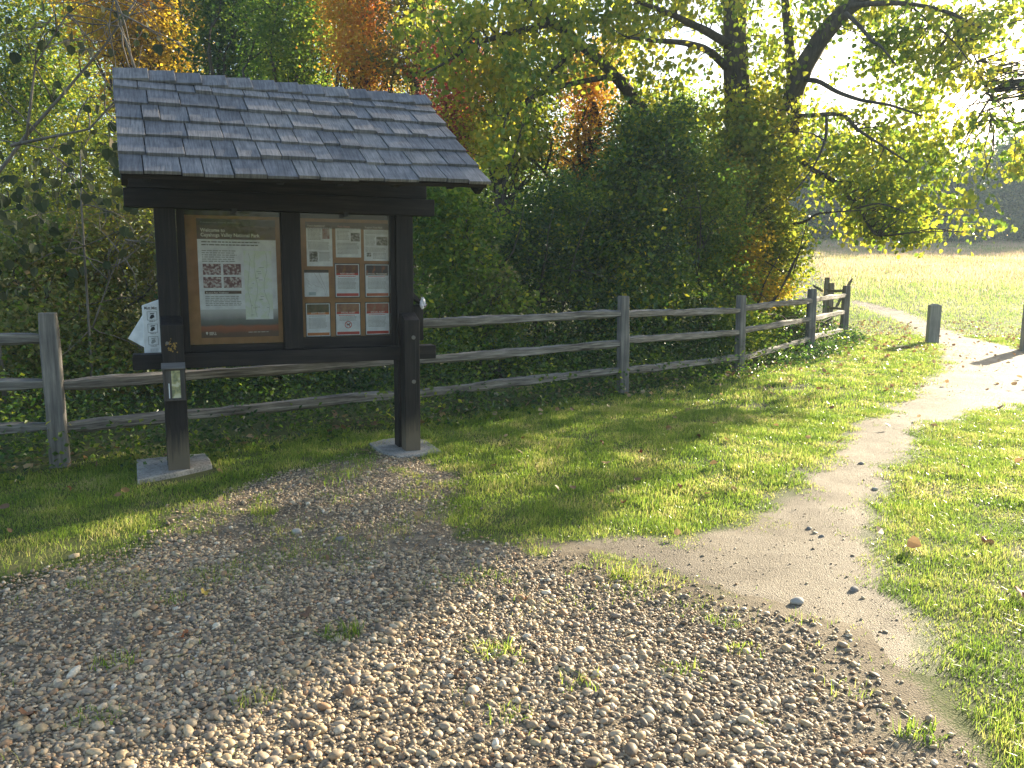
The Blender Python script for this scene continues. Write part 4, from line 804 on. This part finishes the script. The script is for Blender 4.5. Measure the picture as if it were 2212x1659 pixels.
hl, ht = c3(80, 150); hr, hb = c3(1140, 232)
o, W_, H_ = root_paper('header_strip', hl, ht, hr, hb, 'brown heading strip across the top of the right panel', 'sign', m=BROWNB)
text('heading_text', 'Need Assistance?', .020, LIGHTINK, o, (.02*W_, -.003, .28*H_), width=.20*W_); text('heading_text', 'Park News', .020, plain('pink_print', (.55, .25, .24), .7), o, (.37*W_, -.003, .26*H_), width=.14*W_); text('heading_text', 'Support Your Park', .020, LIGHTINK, o, (.69*W_, -.003, .24*H_), width=.215*W_)
GP = 'paper sheets pinned in the right panel'
def sheet3(l, t, r, b, label, name='notice_sheet', m=PAPER): return root_paper(name, *c3(l, t), *c3(r, b), label, 'notice', GP, m)
o, W_, H_ = sheet3(90, 208, 424, 692, 'pale assistance sheet, longest of the top row, at its left')
lines(o, .06, .05, .58, 9, .032, W_, H_); lines(o, .06, .37, .9, 7, .03, W_, H_); rect(o, 'photograph', .62, .03, .9, .29, W_, H_, picture('red_photo_print', [(.35, (.25, .09, .09)), (.55, (.4, .3, .3)), (.65, (.55, .5, .5))], 30), 2); rect(o, 'photograph', .1, .62, .42, .88, W_, H_, COLPH, 2); lines(o, .48, .64, .92, 8, .03, W_, H_)
o, W_, H_ = sheet3(455, 222, 778, 582, 'short pale sheet in the middle of the top row')
lines(o, .06, .05, .55, 8, .045, W_, H_); rect(o, 'photograph', .6, .15, .95, .44, W_, H_, COLPH, 2); lines(o, .06, .5, .92, 9, .045, W_, H_)
o, W_, H_ = sheet3(808, 236, 1125, 626, 'pale sheet under the support heading at the right of the top row')
lines(o, .06, .04, .95, 3, .04, W_, H_); lines(o, .06, .2, .45, 8, .04, W_, H_); rect(o, 'photograph', .5, .23, .94, .5, W_, H_, COLPH, 2); lines(o, .06, .58, .9, 4, .04, W_, H_); rect(o, 'photograph', .1, .74, .28, .86, W_, H_, COLPH, 2); lines(o, .35, .75, .9, 5, .04, W_, H_)
o, W_, H_ = sheet3(66, 737, 380, 1070, 'white line map under a dark bar at the left of the middle row', m=PAPERW)
rect(o, 'top_band', 0, 0, 1, .105, W_, H_, BLACKB, 1); mb = MB()
for pts in ([(.4, .12), (.52, .3), (.68, .55), (.8, .75), (.86, .98)], [(.6, .12), (.72, .4), (.86, .7), (.93, .98)], [(.02, .55), (.15, .48), (.28, .6), (.34, .52), (.5, .62), (.75, .66), (.95, .55)], [(.05, .3), (.2, .45), (.1, .62), (.3, .7)]):
    for (a1, b1), (a2, b2) in zip(pts, pts[1:]): mb.add([(a1*W_, -.0026, (1-b1)*H_), (a2*W_, -.0026, (1-b2)*H_), (a2*W_+.0016, -.0026, (1-b2)*H_+.001), (a1*W_+.0016, -.0026, (1-b1)*H_+.001)], [(0, 1, 2, 3)])
mb.build('map_lines', INK, o); rect(o, 'map_key', .17, .83, .46, .95, W_, H_, plain('pale_blue_print', (.42, .52, .56), .7), 1)
def card(l, t, r, b, label, title, pic, band, sign=None):
    o, W_, H_ = sheet3(l-9, t-9, r+9, b+9, label, 'notice_card', HOLD)
    x0, x1 = 11/(r-l+18), 1-11/(r-l+18); y0, y1 = 11/(b-t+18), 1-11/(b-t+18); rect(o, 'card', x0, y0, x1, y1, W_, H_, PAPERW, 1)
    x0 += .03; x1 -= .03; rect(o, 'picture', x0, y0+.02, x1, .335, W_, H_, pic, 2); rect(o, 'title_band', x0, .285, x1, .345, W_, H_, pic if title == 'SPECIAL PROGRAMS' else band, 3)
    text('title_text', title, .019, LIGHTINK, o, ((.10 if len(title) > 13 else .22)*W_, -.0042, (1-.325)*H_), width=(.8 if len(title) > 13 else .56)*W_)
    rect(o, 'bottom_band', x0, .872, x1, .955, W_, H_, band, 2)
    lines(o, x0+.08, .375, x1-.1, 1, .03, W_, H_, REDINK if band is not ORB else INK, .6)
    if sign:
        lines(o, x0+.1, .42, x1-.1, 4, .035, W_, H_); mb = MB(); c_ = (.5*W_, .335*H_); rr = .14*W_
        for i in range(28):
            a1, a2 = 2*math.pi*i/28, 2*math.pi*(i+1)/28; mb.add([(c_[0]+q*math.cos(a), -.0028, c_[1]+q*math.sin(a)) for a, q in ((a1, rr), (a1, rr*.8), (a2, rr*.8), (a2, rr))], [(0, 1, 2, 3)])
        q = .10; mb.add([(c_[0]-rr*.68, -.0032, c_[1]+rr*.56), (c_[0]-rr*.56, -.0032, c_[1]+rr*.68), (c_[0]+rr*.68, -.0032, c_[1]-rr*.56), (c_[0]+rr*.56, -.0032, c_[1]-rr*.68)], [(0, 1, 2, 3)])
        mb.build('prohibition_sign', REDINK, o); mb = MB(); mb.box((c_[0]-rr*.45, -.0027, c_[1]-.1*rr), (c_[0]+rr*.4, -.0024, c_[1]+.25*rr)); mb.box((c_[0]-rr*.4, -.0027, c_[1]-.5*rr), (c_[0]-rr*.3, -.0024, c_[1]-.1*rr)); mb.box((c_[0]+rr*.25, -.0027, c_[1]-.5*rr), (c_[0]+rr*.35, -.0024, c_[1]-.1*rr)); mb.box((c_[0]+rr*.3, -.0027, c_[1]+.2*rr), (c_[0]+rr*.6, -.0024, c_[1]+.45*rr)); mb.build('animal_symbol', DARKINK, o)
    else: lines(o, x0+.06, .44, x1-.08, 9, .036, W_, H_, INK, .4)
picm = lambda nm, a, b_, c: picture(nm, [(.35, a), (.52, b_), (.68, c)], 16)
card(452, 664, 757, 1073, 'red banded card about boarding at the middle of the middle row', 'RIDE ABOARD!', picm('autumn_train_print', (.07, .02, .015), (.17, .05, .03), (.30, .18, .03)), REDB)
card(826, 669, 1126, 1071, 'card with a campfire on black about programs at the right of the middle row', 'SPECIAL PROGRAMS', picm('campfire_print', (.02, .018, .03), (.04, .03, .04), (.55, .16, .03)), RUST)
card(88, 1154, 396, 1563, 'orange banded hot topic card at the left of the bottom row', 'HOT TOPIC', picm('woodland_print', (.06, .05, .03), (.12, .11, .06), (.24, .12, .07)), ORB)
card(459, 1149, 769, 1549, 'alert card with a no animals symbol at the middle of the bottom row', 'SPECIAL ALERT', picm('sunset_print', (.20, .09, .07), (.35, .17, .10), (.42, .25, .16)), REDB, sign=True)
card(831, 1144, 1131, 1539, 'red banded alert card with a reddish portrait at the right of the bottom row', 'SPECIAL ALERT', picm('red_portrait_print', (.28, .07, .05), (.35, .12, .08), (.30, .24, .20)), REDB)

# ------------------------------------------------------------------ dispenser, boxes
def KW(u, y, z): p = KA+E_*u-NN*y; return (p[0], p[1], z)
d = empty('bag_dispenser', KW(-.115, .30, .89), KZ-R(6), 'white enamel dog waste bag dispenser on the left side of the board', 'dispenser')
mb = MB(); mb.hexa([(0, 0, 0), (.150, 0, 0), (.150, .07, 0), (0, .07, 0), (0, 0, .375), (.150, 0, .43), (.150, .07, .43), (0, .07, .375)]); mb.build('case', WHITE, d, bevel=.005)
text('title_text', 'Mutt Mitt', .03, DARKINK, d, (.016, -.0006, .345), width=.088)
for k, (z, wd) in enumerate(((.262, 'GRAB IT'), (.168, 'TAKE IT'), (.072, 'TOSS IT'))):
    mb = MB(); x0, x1, z0, z1 = .034, .104, z, z+.066; q = .0022
    for a, b in (((x0, z0), (x1, z0+q)), ((x0, z1-q), (x1, z1)), ((x0, z0+q), (x0+q, z1-q)), ((x1-q, z0+q), (x1, z1-q))): mb.box((a[0], -.0008, a[1]), (b[0], 0, b[1]))
    mb.build('icon_frame', DARKINK, d); text('caption_text', wd, .011, DARKINK, d, (.046, -.0006, z-.012), width=.044)
    mb = MB(); mb.add([(x0+.016, -.001, z0+.014), (x0+.030, -.001, z0+.010), (x0+.052, -.001, z0+.024), (x0+.046, -.001, z0+.046), (x0+.026, -.001, z0+.040)], [(0, 1, 2, 3, 4)]); mb.add([(x0+.02, -.001, z0+.045), (x0+.05, -.001, z0+.050), (x0+.054, -.001, z0+.056), (x0+.022, -.001, z0+.053)], [(0, 1, 2, 3)])
    mb.build('icon', DARKINK if k < 2 else INK, d)
lines(d, .045/.15, .90, .105/.15, 5, .018, .15, .43, INK, .4, 0)
mb = MB(); mb.box((-.15, -.004, -.15), (.15, .004, .15)); fl_ = mb.build('tilted_plate', WHITE, d, bevel=.002); fl_.location = (.085, .085, .165); fl_.rotation_euler = (0, R(32), 0)
lb_ = empty('leaflet_box', KW(.008, -.062, .575), KZ, 'small grey leaflet box with a faded yellow leaflet on the left front post', 'box')
MG = grain('grey_box_wood', [(.3, (.055, .052, .05)), (.7, (.14, .13, .12))], 'Z', bump=.3)
mb = MB(); mb.box((0, .012, 0), (.15, .060, .235)); mb.box((0, 0, 0), (.012, .0118, .235)); mb.box((.138, 0, 0), (.15, .0118, .235)); mb.box((.0122, 0, 0), (.1378, .0118, .012)); mb.build('case', MG, lb_, bevel=.003)
mb = MB(); mb.hexa([(-.008, -.012, .238), (.158, -.012, .238), (.158, .0615, .270), (-.008, .0615, .270), (-.008, -.012, .247), (.158, -.012, .247), (.158, .0615, .280), (-.008, .0615, .280)]); mb.build('lid', grain('grey_lid_wood', [(.3, (.10, .10, .10)), (.7, (.2, .195, .19))], 'X', bump=.3), lb_, bevel=.002)
mb = MB(); mb.box((.058, .009, .02), (.118, .0115, .225)); lf = mb.build('leaflet', picture('faded_yellow_leaflet', [(.38, (.20, .22, .12)), (.5, (.42, .40, .20)), (.62, (.60, .58, .42))], 22), lb_)
mb = MB(); mb.box((.036, .009, .02), (.043, .0115, .13)); mb.build('spine_strip', PAPER, lb_)
rb = empty('wooden_box', KW(1.99, .19, .945), KZ, 'dark wooden hanging box on the right side of the board', 'box')
mb = MB(); mb.box((0, 0, 0), (.085, .12, .30)); mb.build('case', PAINTZ, rb, bevel=.004)
mb = MB(); mb.hexa([(-.004, -.004, .36), (.08, -.004, .300), (.08, .12, .300), (-.004, .12, .36), (-.004, -.004, .415), (.09, -.004, .312), (.09, .12, .312), (-.004, .12, .415)]); mb.build('sloping_lid', PAINT, rb, bevel=.002)
bg_ = empty('plastic_bag', KW(2.065, .18, 1.235), KZ, 'crumpled white plastic bag tucked on top of the dark wooden box', 'bag')
import bmesh
bmm = bmesh.new(); bmesh.ops.create_icosphere(bmm, subdivisions=3, radius=1)
for v_ in bmm.verts:
    c = v_.co; f_ = 1+.16*math.sin(c.x*7+c.z*5)+.12*math.sin(c.y*9-c.z*6); v_.co = Vector((c.x*.022*f_*(1.1-.5*c.z), c.y*.030*f_, (c.z*.046)*f_+.03))
me = bpy.data.meshes.new('bag_body'); bmm.to_mesh(me); bmm.free(); link('bag_body', me, plain('white_plastic', (.75, .74, .80), .3), bg_)
mb = MB(); mb.tube([(.012, -.02, .0), (.030, -.01, .012), (.036, .01, .02)], [.006, .006, .006], 6); mb.build('purple_tie', plain('purple_plastic', (.10, .04, .12), .4), bg_)

# ------------------------------------------------------------------ single fallen leaves, near stones
GLF = 'fallen leaves in the foreground'
M_FL = [plain('orange_fallen_leaf', (.38, .13, .04), .6), plain('brown_fallen_leaf', (.20, .10, .05), .6), plain('yellow_fallen_leaf', (.48, .34, .05), .6), plain('red_fallen_leaf', (.35, .06, .04), .6)]
def lobed(px_, py_, size, mi, label, tilt=.25):
    p = gp(px_, py_); r = []
    n = 20; V_ = [(0, 0, .006)]
    for i in range(n):
        a = 2*math.pi*i/n; q = size*(.62+.38*abs(math.cos(2.5*a)))*(1 if i % 2 else .82); V_.append((q*math.cos(a), q*math.sin(a), .012*math.sin(a*2+px_)+tilt*.05*math.cos(a)+.004))
    V_ += [(-size*1.5, -.003, .004), (-size*1.5, .003, .004), (-.01, .003, .008), (-.01, -.003, .008)]
    mb = MB(); mb.add(V_, [(0, 1+i, 1+(i+1) % n) for i in range(n)]+[(n+1, n+4, n+3, n+2)]); o = mb.build('fallen_leaf', M_FL[mi], None, smooth=True)
    o.location = (p[0], p[1], float(zat(p[0], p[1]))+.030); o.rotation_euler = (rng.normal(0, .2), rng.normal(0, .2), rng.uniform(0, 6)); tag(o, label, 'leaf', GLF)
for a in ((443, 1290, .028, 2, 'yellow fallen leaf on the shaded gravel at the left'), (660, 1335, .036, 1, 'large brown fallen leaf on the gravel below the board centre'), (150, 1062, .02, 0, 'orange leaf on the shaded lawn at the left'), (208, 1010, .018, 1, 'brown leaf beside the left fence post foot'),
          (1300, 965, .022, 3, 'red leaf in the middle of the striped lawn'), (1383, 985, .02, 3, 'small red leaf on the lawn below the first leaf'), (1508, 952, .03, 1, 'dark brown leaf on the sunny lawn'), (1345, 1092, .022, 0, 'orange leaf near the lower edge of the lawn'), (1470, 1055, .022, 3, 'red leaf near the dirt edge of the lawn'),
          (1130, 955, .02, 0, 'orange leaf on the lawn near the board'), (2122, 1170, .026, 0, 'orange leaf on the right hand lawn'), (2205, 1290, .04, 0, 'large orange leaf at the right edge'), (400, 1385, .024, 0, 'orange brown leaf on the gravel at the lower left'), (60, 1560, .035, 1, 'tan leaf among the pebbles at the bottom left'),
          (990, 1465, .022, 1, 'curled brown leaf on the lower gravel'), (2080, 1015, .02, 0, 'small orange leaf where the right lawn begins')):
    lobed(*a)
GST = 'larger stones on the dirt path'
for px_, py_, s_, lb2 in ((1722, 1302, .032, 'pale upright stone at the edge of the dirt'), (1890, 1057, .022, 'pale stone at the grass edge beside the path'), (1748, 1142, .020, 'dark stone on the middle of the dirt path'), (1775, 1160, .017, 'small dark stone beside the dark stone on the path'), (1860, 1003, .022, 'flat grey stone where the path narrows'), (640, 1152, .034, 'rounded pale stone on the gravel below the board'), (735, 1168, .028, 'dark pointed stone on the gravel below the board'), (1845, 1275, .026, 'grey stone near the right side of the dirt')):
    p = gp(px_, py_); v, f = ico(3); v = v*(1+.10*np.sin(v*3.1+px_).sum(1, keepdims=True)); v = v*np.array([s_*1.1, s_*.8, s_*.62])
    o = fast('stone', v, f, plain('stone_surface', (.40, .37, .32) if 'pale' in lb2 else (.23, .21, .19), .8), smooth=True); o.location = (p[0], p[1], float(zat(p[0], p[1]))+s_*.4); o.rotation_euler = (0, 0, px_); tag(o, lb2, 'stone', GST)
# tufts and weeds growing out of the gravel
GTF = 'grass tufts growing in the gravel'
def tuft(px_, py_, n, h, label, m=M_GRASS, sp=.05):
    p = gp(px_, py_); x = np.clip(rng.normal(0, sp, n), -1.5*sp, 1.5*sp); y = np.clip(rng.normal(0, sp*.8, n), -1.2*sp, 1.2*sp); o = blades('grass_tuft', x, y, h*rng.uniform(.5, 1.3, n), .004*rng.uniform(.7, 1.4, n), m, bend=.9, z=np.zeros(n)-.005)
    o.location = (p[0], p[1], float(zat(p[0], p[1]))+.012); tag(o, label, 'grass tuft', GTF)
for a in ((740, 1375, 110, .07, 'coarse olive tuft in the middle left of the gravel'), (1345, 1245, 110, .06, 'bright yellow green tuft at the upper right of the gravel'), (1060, 1410, 80, .06, 'sunlit tuft in the centre of the gravel'), (1090, 1418, 40, .05, 'bright green weed right beside the central tuft'), (1255, 1480, 60, .045, 'grey green weed low in the middle of the gravel'), (1470, 1455, 60, .045, 'straw coloured tuft at the lower right of the gravel'),
          (560, 1520, 60, .05, 'small tuft among the pale pebbles at the lower left'), (570, 1110, 160, .06, 'wide yellow tuft in front of the board'), (380, 1300, 60, .04, 'sparse tuft on the shaded gravel'), (1610, 1410, 60, .04, 'yellow green tuft near the dirt'), (250, 1440, 60, .05, 'green tuft in the shaded lower left gravel'), (1100, 1550, 50, .04, 'low tuft near the bottom centre'), (210, 1560, 60, .05, 'green tuft near the bottom left corner'), (1990, 1600, 80, .06, 'tuft where the right lawn meets the gravel')):
    tuft(*a)

# ------------------------------------------------------------------ trees behind the photographer (seen in the panes, shade the open sky)
for k, (x, y) in enumerate(((-12, -26), (-1, -34), (13, -27))):
    P_ = [((x, y, 5.5+k % 2), (4.3, 3, 4.2), 5000)]
    tree('broadleaf_tree', ['green tree behind the viewer to the left', 'green tree straight behind the viewer', 'green tree behind the viewer to the right'][k], 'tree', (x, y, 0), (x, y, 8), P_, G_MID, .22, trunk_r=.2, limbs=10)

# ------------------------------------------------------------------ haze
hz = MB().box((-60, -42, -1.2), (150, 135, 22)).build('haze', None); me = hz.data
m, N, L, B = mat('morning_haze'); o_ = [k for k in N if k.type == 'OUTPUT_MATERIAL'][0]; N.remove(B)
vv = N.new('ShaderNodeVolumePrincipled'); vv.inputs['Color'].default_value = (.66, .83, 1, 1); vv.inputs['Density'].default_value = .0011; vv.inputs['Anisotropy'].default_value = .2
L.new(vv.outputs[0], o_.inputs['Volume']); me.materials.append(m); hz.visible_shadow = True
tag(hz, 'pale morning haze over the meadow', 'haze', kind='stuff')
